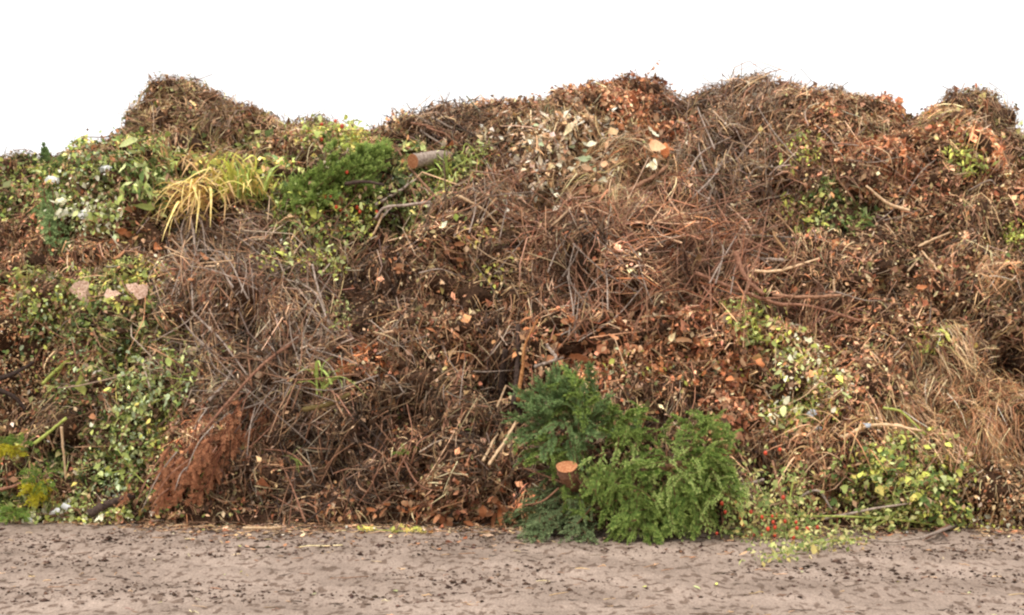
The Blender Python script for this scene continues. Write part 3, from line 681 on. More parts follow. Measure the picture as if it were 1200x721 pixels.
def lobe(c, rad, n, meshes, bias, inner=.3, roll=.3, width=1.0, core_jit=.10, lo=.7, drop=0.0):
    tips = ell_tips(c, rad, n, rg, bias, lo); core = np.asarray(c) + (tips - c) * inner + rg.normal(0, core_jit, (n, 3))
    tips[:, 2] = np.maximum(tips[:, 2] - drop, .04 + 0 * tips[:, 2]); core[:, 2] = np.maximum(core[:, 2], .1)
    fan(tree, meshes, core, tips, rg=rg, roll=roll, width=width)
A0 = wp(666, 502, -.65); B0 = wp(785, 558, -.75)
lobe(A0, (.64, .46, .68), 86, BG, (-.15, -.5, .5), width=.9)
lobe(A0 + (.05, -.05, .1), (.44, .4, .56), 26, DG, (.3, -.5, .9), width=.9)
lobe(A0 + (-.1, -.05, -.2), (.40, .4, .30), 16, DG, (-.6, -.6, -.2), width=.9)
lobe(wp(735, 510, -.7), (.32, .38, .40), 34, DG, (.1, -.8, .4))
lobe(B0, (.72, .58, .66), 100, DG, (.35, -.7, .15), drop=.10)
lobe(B0 + (.05, -.1, .02), (.70, .6, .68), 40, LG, (.2, -1.1, .25), inner=.62, drop=.12)
lobe(wp(825, 520, -.6), (.36, .4, .40), 34, DG, (.7, -.5, .4))
lobe(wp(706, 560, -1.08), (.22, .18, .22), 18, DG, (0, -.8, -.2), inner=.2, drop=.04)
lobe(A0, (.3, .3, .35), 5, BRN, (0, -.8, 0))
lobe(B0, (.45, .4, .4), 6, BRN, (0, -.9, 0))
lobe(wp(730, 575, -.95), (.34, .38, .34), 34, DG, (-.1, -.9, -.1), drop=.1)
lobe(wp(745, 605, -1.05), (.46, .35, .26), 40, DG, (0, -.8, -.1), drop=.06)
lobe(wp(672, 590, -.85), (.30, .28, .22), 20, SG, (-.1, -1.0, .1), drop=.03)
lobe(wp(690, 580, -.9), (.25, .25, .2), 14, DG, (-.2, -1.0, .1), drop=.03)
lobe(B0 + (.2, -.1, -.1), (.66, .5, .5), 24, LG, (.8, -.8, -.1), inner=.68, drop=.14)
lobe(wp(700, 540, -.9), (.4, .3, .3), 10, LG, (.2, -1.0, -.3), inner=.6, drop=.12)
# trailing lower left sprays, lying on the track
for i in range(26):
    c = wp(rg.uniform(640, 720), rg.uniform(588, 612), rg.uniform(-.95, -.5)); c[2] = max(c[2], .12)
    t_ = gp(rg.uniform(588, 700), rg.uniform(612, 640)); t_[2] = rg.uniform(.03, .10)
    fan(tree, SG, [c], [t_], rg=rg, roll=.4)
for i in range(16):
    c = wp(rg.uniform(640, 690), rg.uniform(560, 590), rg.uniform(-.8, -.4)); t_ = wp(rg.uniform(605, 660), rg.uniform(570, 612), rg.uniform(-1.0, -.4)); t_[2] = max(t_[2], .06)
    fan(tree, SG, [c], [t_], rg=rg, roll=.5)
for (a1, b1) in [((672, 553, -1.0), (700, 575, -1.1)), ((612, 548, -.6), (660, 566, -.9)), ((655, 572, -.9), (615, 592, -.9))]:
    q = smooth_path([wp(*a1), (wp(*a1) + wp(*b1)) / 2 + rg.normal(0, .02, 3), wp(*b1)], 8)
    obj('bare_stem', tube_mesh('bare_stem', q - tb, np.linspace(.010, .006, 8), 6, .1, True, 7), MATS['conifer_bark'], tree)

# dry rust-brown conifer branch hanging down at lower left
RB = [spray_mesh('dead_spray', 50 + i, (136, 92, 66), (202, 142, 104), needle=.05, nw=.010, nside=20, spread=.26, tipl=.5, stemc=(120, 74, 54)) for i in range(4)]
root = thing('dead_conifer_branch', 'dried rust-brown conifer branch drooping to the track left of centre', 'branch', gp(190, 612))
bs = np.array(root.location)
for i in range(38):
    f = rg.random() ** .8; x_ = 300 - 110 * f + rg.normal(0, 12); y_ = 462 + 90 * f + rg.normal(0, 12); l_ = rg.uniform(40, 75)
    c, nn_ = hp(x_, y_, .18); x2, y2 = x_ - l_ * rg.uniform(.35, .75), min(y_ + l_, 606); t_ = hp(x2, y2, .2)[0]; t_ = wp(x2, y2, min(t_[1], c[1]) - .1 * rg.random()); t_[2] = max(t_[2], .05)
    fan(root, RB, [c], [t_], 'spray', rg, M_FOLIAGE, .35, (0, -1, .5))
for i in range(14):
    x_ = 310 - 120 * rg.random(); y_ = 455 + (310 - x_) * .8 + rg.normal(0, 12); a0 = hp(x_, y_, .2)[0]; b0 = wp(x_ - rg.uniform(15, 50), min(y_ + rg.uniform(35, 70), 607), a0[1] - .22); b0[2] = max(b0[2], .03)
    q = smooth_path([a0, (a0 + b0) / 2 + (0, -.06, .05), b0], 9); obj('bare_twig', tube_mesh('bare_twig', q - bs, np.linspace(.009, .004, 9), 5, .1, True, i), BARK_RED if i % 2 else BARK_GREY, root)
q = smooth_path([hp(345, 385, .2)[0], hp(290, 455, .24)[0], hp(215, 545, .22)[0], hp(165, 600, .16)[0]], 14)
obj('stem', tube_mesh('stem', q - bs, np.linspace(.02, .008, 14), 6, .1, True, 9), BARK_RED, root)

# bright green juniper-like branch on the upper left
JU = [spray_mesh('juniper_spray', 60 + i, (94, 116, 54), (168, 180, 100), needle=.055, nw=.013, nside=32, spread=.26, droop=.05, tipl=.45, tipdroop=-.2) for i in range(4)]
root = thing('juniper_branch', 'feathery bright green juniper branch lying on the upper left of the heap', 'branch', hp(360, 235)[0])
for i in range(84):
    fj = rg.random(); c, _n = hp(322 + 95 * fj, 258 - 40 * fj + rg.normal(0, 10), .12); t_, _n = hp(355 + 100 * fj, 240 - 55 * fj + rg.normal(0, 13), .22 + .14 * rg.random())
    t_ = c + (t_ - c) * min(1.0, .75 / max(.2, np.linalg.norm(t_ - c))) 
    fan(root, JU, [c], [t_], 'spray', rg, M_FOLIAGE, .5)
q = smooth_path([hp(325, 250, .1)[0], hp(380, 220, .16)[0], hp(445, 180, .22)[0]], 10)
obj('stem', tube_mesh('stem', q - np.array(root.location), np.linspace(.018, .006, 10), 6, .1, True, 9), BARK_BROWN, root)

# golden and green conifer tufts at the lower left corner
GD = [spray_mesh('golden_spray', 70 + i, (156, 152, 44), (222, 206, 70), needle=.07, nw=.018, nside=24, spread=.34, tipl=.6) for i in range(3)]
GG = [spray_mesh('green_spray', 75 + i, (92, 124, 58), (170, 182, 84), needle=.06, nw=.016, nside=24, spread=.34, tipl=.5) for i in range(3)]
def tuft(name, label, px, py, rx, ry, n, meshes, depth=.3, cat='branch', bias=(0, -.9, .1)):
    c = hp(px, py + 6, .12)[0]; c = wp(px, py, c[1] - .12); s_ = (c[1] - CAM_Y) / FPX
    root = thing(name, label, cat, c - np.array([0, 0, ry * s_ * .8])); base = np.array(root.location)
    tips = ell_tips(c, (rx * s_, depth, ry * s_), n, rg, bias); core = c + (tips - c) * .15 + rg.normal(0, .03, (n, 3))
    tips[:, 2] = np.maximum(tips[:, 2], .03)
    fan(root, meshes, core, tips, 'spray', rg, M_FOLIAGE, .8)
    q = np.array([c + (0, .25, .02), c + (0, .1, .01), c]); obj('stem', tube_mesh('stem', smooth_path(q, 6) - base, np.linspace(.015, .008, 6), 6, .1), BARK_BROWN, root)
tuft('golden_conifer_tuft', 'bright golden yellow conifer tuft at the foot of the heap in the left corner', 43, 576, 24, 20, 34, GD, .22)
tuft('green_conifer_tuft', 'green conifer tuft just behind the golden conifer tuft', 50, 560, 32, 22, 22, GG, .15)
tuft('golden_conifer_tuft', 'smaller golden conifer tuft cut off by the left picture edge', 10, 528, 24, 14, 22, GD, .2)
tuft('green_conifer_tuft', 'low green conifer sprays on the track edge at the left corner', 15, 602, 26, 12, 22, GG, .25)
tuft('green_conifer_tuft', 'yellow-green conifer sprays above the golden tuft at the left edge', 22, 515, 30, 10, 16, GG, .2)
tuft('conifer_sprig', 'small upright conifer sprig sticking up from the skyline at far left', 53, 190, 7, 24, 14, [spray_mesh('sprig', 81, (92, 116, 70), (140, 156, 98), needle=.09, nw=.03, spread=.25)], .06, 'sprig', (0, -.2, 1.3))
tuft('conifer_sprig', 'tiny green conifer sprig half buried in the brown litter left of the cut conifer', 475, 527, 16, 8, 10, GG, .1, 'sprig')
root = thing('conifer_frond', 'grey-green conifer frond hanging below the white flowers at far left', 'frond', hp(78, 300)[0])
SGf = [spray_mesh('frond', 90 + i, (110, 130, 84), (158, 172, 116), needle=.05, nw=.014, nside=30, spread=.2) for i in range(2)]
for i in range(14):
    c = hp(62 + rg.normal(0, 6), rg.uniform(215, 260), .16)[0]; t_ = hp(72 + rg.normal(0, 8), rg.uniform(260, 300), .14)[0]; fan(root, SGf, [c], [t_], 'spray', rg, M_FOLIAGE, .5)

# ------------------------------------------------------------------ leafy plants, each leaf its own piece
def leaf_mesh(name, shape, seed):
    rg = np.random.default_rng(seed); n = 7; u = np.linspace(0, 1, n)
    wprof = {'ovate': np.sin(np.pi * u ** .8) ** .8 * .30, 'long': np.sin(np.pi * u ** .9) ** .7 * .16, 'ivy': np.array([.10, .42, .36, .24, .26, .12, 0]),
             'dead': np.sin(np.pi * u ** .75) ** .8 * .34 * (1 + rg.normal(0, .18, n)), 'scrap': np.array([.3, .36, .42, .38, .44, .36, .28])}[shape]
    fold = rg.uniform(.1, .35) if shape != 'dead' else rg.uniform(.2, .8); curl = rg.normal(-.15, .15) if shape != 'dead' else rg.normal(0, .4)
    V = []
    for x, w_ in zip(u, wprof):
        z = curl * x * x + .04 * math.sin(x * 7 + seed); e1, e2 = rg.normal(0, .02, 2)
        V += [(x, w_, z + fold * w_ + e1), (x, 0, z), (x, -w_, z + fold * w_ + e2)]
    idx = np.arange(n * 3).reshape(n, 3)
    F = np.concatenate([np.stack([idx[:-1, j], idx[:-1, j + 1], idx[1:, j + 1], idx[1:, j]], -1) for j in (0, 1)])
    return mesh_np(name, np.array(V), F, None, True)
_LM = {}
def leaf_set(shape, mat):
    key = (shape, mat.name)
    if key not in _LM:
        _LM[key] = [leaf_mesh('leaf', shape, 300 + i) for i in range(5)]
        for m_ in _LM[key]: m_.materials.append(mat)
    return _LM[key]
LCOL = {}
def leafmat(key, c1, c2, rough=.7, tr=.2, ov=.35):
    c1, c2 = [tuple(min(250, int(1.08 * x + .0 * x + 6)) for x in c_) for c_ in (c1, c2)]
    LCOL[key] = tuple((np.array(c1) + np.array(c2)) / 2)
    if key not in MATS: MATS[key] = mat_plain(key, c1, c2, rough, .2, 14, (1, 1, 1), 0, ov, tr)
    return MATS[key]
LF_GREEN = leafmat('leaf_green', (134, 146, 76), (160, 168, 96)); LF_DARK = leafmat('leaf_dark_green', (78, 98, 50), (98, 116, 62))
LF_LIGHT = leafmat('leaf_light_green', (182, 192, 122), (204, 208, 150)); LF_LIME = leafmat('leaf_yellow_green', (176, 184, 84), (206, 204, 110))
LF_YEL = leafmat('leaf_yellow', (200, 182, 92), (218, 200, 118)); LF_CREAM = leafmat('leaf_cream', (224, 214, 178), (238, 230, 204), .7)
LF_BROWN = leafmat('leaf_dead_brown', (150, 98, 66), (190, 136, 98), .8); LF_RUST = leafmat('leaf_dead_rust', (178, 108, 68), (204, 138, 94), .8); LF_TAN = leafmat('leaf_dead_tan', (196, 150, 112), (222, 184, 146), .8)
LF_WHITE = leafmat('petal_white', (236, 232, 220), (246, 244, 236), .6, .2, .06); LF_SILVER = leafmat('leaf_grey_green', (150, 164, 124), (178, 188, 152))

for m_, w_ in ((LF_BROWN, 'brown dead'), (LF_RUST, 'rust-coloured dead'), (LF_TAN, 'tan dead'), (LF_CREAM, 'cream dried'), (LF_SILVER, 'grey-green dried'), (LF_LIME, 'yellow-green'), (LF_LIGHT, 'pale green')): m_['word'] = w_
def scatter(spots, rg):
    wts = np.array([s[4] if len(s) > 4 else 1.0 for s in spots]); s = spots[rg.choice(len(spots), p=wts / wts.sum())]
    while True:
        a, b_ = rg.uniform(-1, 1, 2)
        if a * a + b_ * b_ < 1: return s[0] + a * s[2], s[1] + b_ * s[3]
def leafy(name, label, cat, spots, n, size, mats, shape='ovate', stems=5, stem_mat=None, lift=(.04, .2), hang=.6, seed=0, ground=False):
    rg = np.random.default_rng(seed + 500); pts = []
    for i in range(n):
        px, py = scatter(spots, rg); p, nn = hp(px, py); pts.append((p + nn * rg.uniform(*lift), nn))
    base = np.mean([p for p, _ in pts], 0); base[2] = min(p[2] for p, _ in pts); root = thing(name, label, cat, base)
    mats = [(m_ if isinstance(m_, tuple) else (m_, 1)) for m_ in mats]; pw = np.array([m_[1] for m_ in mats], float); pw /= pw.sum()
    for p, nn in pts:
        mt = mats[rg.choice(len(mats), p=pw)][0]; ms = leaf_set(shape, mt)
        dn = np.array([0, 0, -1.0]); d = unit(rg.normal(0, .8, 3) + dn * hang + nn * .4); up = unit(nn * .8 + np.array([0, 0, .8]) + rg.normal(0, .45, 3))
        sz = size * .9 * math.exp(rg.normal(-.15, .25)); p[2] = max(p[2], .02)
        obj('leaf', ms[rg.integers(5)], None, root, mw=frame(p - base - d * sz * .5, d, up, sz))
    sp = Soup(); nf = n * 6; fp = []; 
    for i in range(n):
        px, py = scatter(spots, rg); p, nn = hp(px, py); fp.append(np.concatenate([p, nn]))
    fp = np.repeat(np.array(fp), 6, 0); Pn = fp[:, 3:]; Pp = fp[:, :3] + rg.normal(0, .05, (nf, 3)) + Pn * rg.uniform(.03, lift[1] * .85, (nf, 1)); Pp[:, 2] = np.maximum(Pp[:, 2], .02)
    cm_ = np.array([lin(LCOL[m_[0].name]) for m_ in mats]); cf = cm_[rg.choice(len(mats), nf, p=pw)] * np.exp(rg.normal(-.08, .3, (nf, 1))); mk = rg.random(nf) < .24; cf[mk] = PALA['brown'][rg.integers(0, 6, mk.sum())]
    Lf = size * .58 * np.exp(rg.normal(0, .3, nf))
    sp.leaves(Pp, unit(rg.normal(0, .8, (nf, 3)) + (0, 0, -hang)), unit(Pn * .8 + (0, 0, .6) + rg.normal(0, .5, (nf, 3))), Lf, Lf * (.55 if shape != 'long' else .34), rg.uniform(0, .3, nf), rg.normal(-.05, .2, nf), cf)
    fo = obj('foliage', sp.mesh('foliage'), M_FOLIAGE, root, loc=-base); fo['kind'] = 'stuff'
    for k_ in range(stems):
        i, j = rg.integers(0, len(pts), 2)
        cand = [x for x in range(len(pts)) if .15 < np.linalg.norm(pts[x][0] - pts[i][0]) < .7] or [j]; j = cand[rg.integers(len(cand))]
        a, b_ = pts[i][0], pts[j][0]
        if np.linalg.norm(a - b_) < .05: continue
        q = smooth_path([a, (a + b_) / 2 + pts[i][1] * .05 + rg.normal(0, .03, 3), b_], 7); q[:, 2] = np.maximum(q[:, 2], .01)
        obj('stem', tube_mesh('stem', q - base, np.linspace(.008, .004, 7), 5, .1), stem_mat or BARK_BROWN, root)
    return root
def blob(name, parent, c, r, mat, seed=0, n=26):
    """flower head: ball of small folded petals"""
    rg = np.random.default_rng(seed); v = unit(rg.normal(0, 1, (n, 3)) + np.array([0, -.5, .4])); sp = Soup()
    d = unit(np.cross(v, rg.normal(0, 1, (n, 3)))); L = np.full(n, r * .95)
    sp.leaves(v * r * np.array([1.2, .8, .7]) - d * r * .4, d, v, L, L * .8, np.full(n, .15), rg.normal(0, .2, n), np.ones((n, 3)))
    return obj(name, sp.mesh(name), mat, parent, loc=c)

leafy('leafy_cutting', 'mid green leafy cuttings on the skyline at the far left edge', 'cuttings', [(25, 215, 40, 26), (60, 225, 25, 22)], 110, .085, [LF_GREEN, LF_DARK, (LF_LIME, .5), (LF_LIGHT, .5)], 'ovate', 8, seed=1)
hy = leafy('flowering_cutting', 'pale leafy cutting with cream white flower heads on the far left of the heap', 'cuttings', [(100, 232, 38, 28), (120, 255, 25, 14)], 105, .09, [LF_LIGHT, (LF_GREEN, 1), (LF_CREAM, .6), (LF_SILVER, .6)], 'ovate', 6, seed=2)
for i, (px, py, r) in enumerate([(80, 220, .06), (90, 224, .05), (118, 223, .06), (92, 247, .065), (110, 241, .055), (84, 236, .04)]):
    c = hp(px, py, .24)[0]; blob('flower_head', hy, c - np.array(hy.location), r, LF_CREAM if i % 2 else LF_WHITE, i)
leafy('leafy_cutting', 'loose green cuttings on the slope up to the left peak', 'cuttings', [(125, 178, 38, 16), (100, 195, 20, 14)], 70, .085, [LF_GREEN, LF_DARK, LF_SILVER, (LF_LIME, .5), (LF_BROWN, .5)], 'ovate', 6, seed=3)
leafy('broadleaf_cutting', 'glossy broad-leaved green laurel cutting below the left peak', 'cuttings', [(172, 205, 30, 38), (185, 225, 22, 20)], 75, .17, [LF_GREEN, (LF_DARK, 1.2), (LF_LIGHT, .5)], 'long', 6, lift=(.08, .3), seed=4)
leafy('leafy_cutting', 'yellow-green leafy cutting above the yellow strap leaves', 'cuttings', [(285, 205, 40, 14), (250, 195, 25, 12)], 60, .09, [LF_LIME, LF_GREEN, (LF_YEL, .4)], 'ovate', 5, seed=5)
bc = leafy('berry_cutting', 'yellow-green leafy cutting with red berries in front of the juniper branch', 'cuttings', [(390, 255, 40, 28), (360, 235, 30, 14), (425, 245, 25, 25)], 170, .085, [LF_LIME, LF_GREEN, (LF_LIGHT, .8), (LF_DARK, .7)], 'ovate', 9, lift=(.06, .28), seed=6)
bt = leafy('berry_cutting', 'yellowish leafy cutting with a few red berries on the skyline above the juniper', 'cuttings', [(385, 160, 38, 12), (410, 165, 25, 12)], 90, .085, [LF_LIME, LF_GREEN, (LF_YEL, .6), (LF_LIGHT, .4)], 'ovate', 6, seed=7)
bv = []; 
def berry_mesh():
    r_, h_ = 6, 5; V = [(0, 0, 1)] + [(math.sin(p) * math.cos(a), math.sin(p) * math.sin(a), math.cos(p)) for p in np.linspace(0, math.pi, h_ + 1)[1:-1] for a in np.linspace(0, 2 * math.pi, r_, endpoint=False)] + [(0, 0, -1)]
    F3 = [(0, 1 + i, 1 + (i + 1) % r_) for i in range(r_)] + [(len(V) - 1, len(V) - 1 - r_ + (i + 1) % r_, len(V) - 1 - r_ + i) for i in range(r_)]
    F4 = [(1 + j * r_ + i, 1 + (j + 1) * r_ + i, 1 + (j + 1) * r_ + (i + 1) % r_, 1 + j * r_ + (i + 1) % r_) for j in range(h_ - 2) for i in range(r_)]
    return mesh_np('berry', np.array(V), [np.array(F3), np.array(F4)], None, True)
BERRY = berry_mesh(); BERRY.materials.append(mat_plain('berry_red', (182, 52, 34), (206, 82, 44), .35, .5, 10, objvar=.2))
def berries(parent, spots, n, r, lift, seed):
    rg = np.random.default_rng(seed)
    for i in range(n):
        p = hp(*scatter(spots, rg), rg.uniform(*lift))[0]; s_ = r * rg.uniform(.8, 1.25)
        o = obj('berry', BERRY, None, parent, loc=p - np.array(parent.location)); o.scale = (s_, s_, s_ * 1.2)
berries(bc, [(395, 250, 40, 28)], 12, .018, (.22, .3), 1); berries(bt, [(385, 165, 25, 10)], 5, .02, (.15, .22), 2)
leafy('leafy_cutting', 'light green wilted cutting under the log with the orange cut end', 'cuttings', [(535, 200, 30, 22), (560, 185, 14, 12)], 70, .11, [LF_LIGHT, LF_GREEN, (LF_LIME, .5)], 'long', 5, BARK_GREEN, seed=8)
leafy('leafy_cutting', 'sparse yellow-green leaves in the grey twigs below the yellow strap leaves', 'cuttings', [(335, 305, 30, 12), (385, 310, 22, 10)], 42, .09, [LF_LIME, LF_LIGHT, (LF_GREEN, .6)], 'ovate', 4, seed=9)
leafy('leafy_cutting', 'yellow-green seedling leaves beside the pale scraps on the left', 'cuttings', [(170, 335, 25, 22), (150, 345, 20, 18)], 48, .085, [LF_LIME, LF_YEL, (LF_GREEN, .8), (LF_CREAM, .4)], 'ovate', 4, seed=10)
leafy('leafy_cutting', 'trailing green leafy cutting left of the rust-brown branch, upper half', 'cuttings', [(190, 450, 42, 32), (165, 475, 25, 30)], 165, .085, [LF_GREEN, LF_SILVER, (LF_LIGHT, .9), (LF_DARK, .8)], 'ovate', 8, BARK_GREEN, lift=(.08, .25), seed=11)
leafy('leafy_cutting', 'trailing green leafy cutting reaching the dark log at lower left', 'cuttings', [(140, 555, 42, 32), (170, 515, 25, 30)], 190, .08, [LF_GREEN, LF_SILVER, (LF_LIGHT, .9), (LF_DARK, .8), (LF_LIME, .3)], 'ovate', 8, BARK_GREEN, lift=(.08, .26), seed=12)
leafy('leafy_cutting', 'yellowish leaf spray within the trailing green cutting', 'cuttings', [(180, 498, 18, 12)], 36, .075, [LF_LIME, LF_YEL], 'ovate', 3, lift=(.22, .32), seed=13)
leafy('leafy_cutting', 'dull olive leaf cuttings on the middle left of the heap', 'cuttings', [(70, 410, 60, 45), (110, 450, 40, 45), (40, 370, 40, 25)], 95, .085, [LF_GREEN, LF_DARK, (LF_LIME, .7), (LF_BROWN, .4), LF_SILVER], 'ovate', 12, seed=14)
leafy('leafy_cutting', 'bright yellow-green leaves at the left below the brown hollow', 'cuttings', [(60, 352, 45, 14), (100, 340, 25, 14)], 70, .085, [LF_LIME, LF_LIGHT, (LF_GREEN, .7)], 'ovate', 4, seed=15)
leafy('ivy_cutting', 'dark and yellow variegated ivy cutting at the lower right of the heap', 'ivy', [(1075, 545, 65, 38), (1010, 550, 45, 25), (1090, 580, 30, 20)], 270, .085, [LF_GREEN, (LF_DARK, 1.3), (LF_LIME, 1.2), (LF_YEL, .4), (LF_LIGHT, .6)], 'ivy', 12, BARK_BROWN, lift=(.06, .28), seed=16)
leafy('leafy_cutting', 'fresh yellow-green leaves under the fallen branches on the right', 'cuttings', [(868, 368, 26, 16), (890, 392, 26, 18)], 80, .095, [LF_LIME, LF_GREEN, (LF_LIGHT, .8)], 'ovate', 5, BARK_GREEN, seed=17)
leafy('leafy_cutting', 'pale withered leaves trailing down right of the cut conifer', 'cuttings', [(935, 420, 26, 40), (965, 455, 28, 28), (915, 490, 20, 14)], 140, .085, [LF_CREAM, LF_LIME, (LF_LIGHT, 1), (LF_TAN, .8), (LF_GREEN, .4)], 'ovate', 10, BARK_PALE, seed=18)
leafy('leafy_cutting', 'small dark green sprig on the upper right part of the heap', 'sprig', [(1000, 263, 16, 10)], 16, .12, [LF_DARK, LF_GREEN], 'long', 3, seed=19)
leafy('leafy_cutting', 'pale green leaves beside the dark green sprig on the right', 'sprig', [(962, 262, 12, 8)], 16, .08, [LF_LIGHT, LF_LIME], 'ovate', 2, seed=20)
leafy('leafy_cutting', 'green sprig on the right-hand top mound', 'sprig', [(1128, 180, 22, 14), (1140, 190, 12, 10)], 34, .11, [LF_GREEN, LF_LIME], 'long', 3, seed=21)
leafy('leafy_cutting', 'yellow-green grass cuttings on the right slope below the second mound', 'sprig', [(940, 180, 24, 16), (932, 240, 20, 18)], 60, .10, [LF_LIME, LF_GREEN], 'long', 3, seed=22)
leafy('leafy_cutting', 'green sprig in the tan litter at the right', 'sprig', [(1100, 397, 18, 10)], 24, .09, [LF_GREEN, LF_LIME], 'long', 3, seed=23)
leafy('leafy_cutting', 'olive yellow leaves at the right picture edge', 'sprig', [(1190, 278, 18, 18)], 40, .08, [LF_LIME, LF_GREEN], 'ovate', 3, seed=24)
leafy('leafy_cutting', 'few green leaves in the dark hollow left of the centre', 'sprig', [(405, 378, 12, 12), (395, 365, 8, 8)], 12, .08, [LF_GREEN, LF_LIGHT], 'ovate', 2, seed=25)
leafy('leafy_cutting', 'few yellow leaves in the brown litter near the middle', 'sprig', [(580, 320, 10, 12), (560, 282, 8, 6)], 16, .075, [LF_LIME, LF_YEL], 'ovate', 2, seed=26)
leafy('leafy_cutting', 'green and cream leaves strewn along the foot of the heap at far left', 'cuttings', [(85, 602, 75, 8)], 90, .08, [LF_LIME, LF_CREAM, LF_GREEN, (LF_LIGHT, .8)], 'ovate', 3, lift=(.05, .14), seed=27)
leafy('leafy_cutting', 'pale leaves strewn along the foot of the heap at far right', 'cuttings', [(1140, 610, 50, 8), (1080, 600, 30, 10)], 70, .065, [LF_CREAM, LF_TAN, LF_LIME], 'ovate', 2, lift=(.05, .14), seed=28)
leafy('leafy_cutting', 'dull leaves and small pods in the litter above the cut conifer', 'cuttings', [(745, 425, 45, 20), (715, 420, 30, 18), (830, 425, 40, 20)], 70, .075, [LF_LIME, (LF_TAN, 2), LF_BROWN, (LF_SILVER, .5)], 'ovate', 3, seed=29)

# ------------------------------------------------------------------ strap-leaved clumps
def strap_mesh(seed, droop, wd=1.0):
    rg = np.random.default_rng(seed); n = 9; u = np.linspace(0, 1, n); w_ = wd * (.026 * (1 - u ** 3) + .003)
    x = u * (1 - .25 * droop * u); z = .35 * np.sin(u * 1.7) - droop * u ** 2.2; y = .06 * np.sin(u * 3 + seed)
    V = np.stack([np.stack([x, y + w_, z + w_ * .5], -1), np.stack([x, y, z], -1), np.stack([x, y - w_, z + w_ * .5], -1)], 1).reshape(-1, 3)
    idx = np.arange(n * 3).reshape(n, 3)
    return mesh_np('strap_leaf', V, np.concatenate([np.stack([idx[:-1, j], idx[:-1, j + 1], idx[1:, j + 1], idx[1:, j]], -1) for j in (0, 1)]), None, True)
def straps(name, label, cat, px, py, n, L, mats, azim, spread, droop=(.5, 1.1), lift=.15, elev=(.1, .7), jit=12, seed=0, wd=1.0):
    rg = np.random.default_rng(seed + 900); c, nn = hp(px, py, lift); root = thing(name, label, cat, c); sets = []
    for mt in mats:
        ms = [strap_mesh(seed * 10 + i, d_, wd) for i, d_ in enumerate(np.linspace(*droop, 4))]
        for m_ in ms: m_.materials.append(mt)
        sets.append(ms)
    for i in range(n):
        a = math.radians(azim + rg.normal(0, spread)); e = rg.uniform(*elev)          # azimuth: 0 = right, 90 = away, -90 = towards viewer
        d = np.array([math.cos(a) * math.cos(e), math.sin(a) * math.cos(e), math.sin(e)])
        p, _n = hp(px + rg.normal(0, jit), py + rg.normal(0, jit * .5), lift * rg.uniform(.6, 1.3)); ms = sets[rg.integers(len(sets))]
        obj('strap_leaf', ms[rg.integers(4)], None, root, mw=frame(p - c, d, (0, 0, 1), L * rg.uniform(.7, 1.2), rg.normal(0, .4)))
STRAW_Y = leafmat('strap_yellow', (206, 178, 98), (226, 204, 140), .6); STRAW_T = leafmat('strap_tan', (182, 144, 98), (202, 168, 122), .7)
STRAP_G = leafmat('strap_green', (138, 158, 78), (168, 182, 100), .5)
straps('yellow_strap_clump', 'fan of yellow strap leaves hanging over the grey twigs on the upper left', 'strap leaves', 240, 236, 85, .50, [STRAW_Y, STRAW_Y, STRAW_T], -130, 42, (.7, 1.2), .2, (.1, .5), 14, 1)
straps('yellow_strap_clump', 'yellow-green strap leaves rising right of the yellow fan', 'strap leaves', 290, 230, 85, .46, [STRAW_Y, LF_LIME, STRAP_G], -75, 80, (.3, .9), .2, (.3, 1.2), 14, 2)
straps('tan_strap_clump', 'thin tan dry stalks above the yellow fan below the left peak', 'strap leaves', 215, 205, 26, .4, [STRAW_T], -110, 60, (.3, .9), .15, (.1, .8), 14, 3)
straps('green_strap_plant', 'single wilted green strap-leaved plant standing in the brown hollow left of centre', 'plant', 390, 465, 13, .42, [STRAP_G], -110, 80, (.2, .9), .22, (.3, 1.4), 4, 4)
straps('green_strap_plant', 'tiny green blade tuft in the brown brush below the strap-leaved plant', 'plant', 346, 562, 6, .2, [STRAP_G], -90, 80, (.2, .8), .2, (.4, 1.3), 3, 5)
straps('dry_stalk_clump', 'curled tan dry stalks and strips right of the cut conifer', 'dry stalks', 965, 515, 60, .4, [LF_TAN, STRAW_T, LF_BROWN], -100, 90, (.4, 1.3), .16, (.0, .8), 30, 6, .7)
straps('hay_bundle', 'bundle of long tan straw hanging at the right above the dark hollow edge', 'hay', 1160, 465, 150, .32, [STRAW_T, LF_BROWN], -80, 60, (.8, 1.4), .10, (-.1, .5), 30, 7, .35)
straps('hay_bundle', 'tangled tan straw at the far lower right', 'hay', 1150, 510, 140, .26, [STRAW_T, LF_BROWN, LF_BROWN], -90, 70, (.7, 1.3), .10, (-.1, .5), 30, 8, .35)
straps('green_strap_plant', 'green iris leaves under the orange-ended log', 'plant', 522, 205, 18, .36, [STRAP_G, LF_GREEN], -70, 70, (.3, .9), .16, (.1, .8), 8, 9)

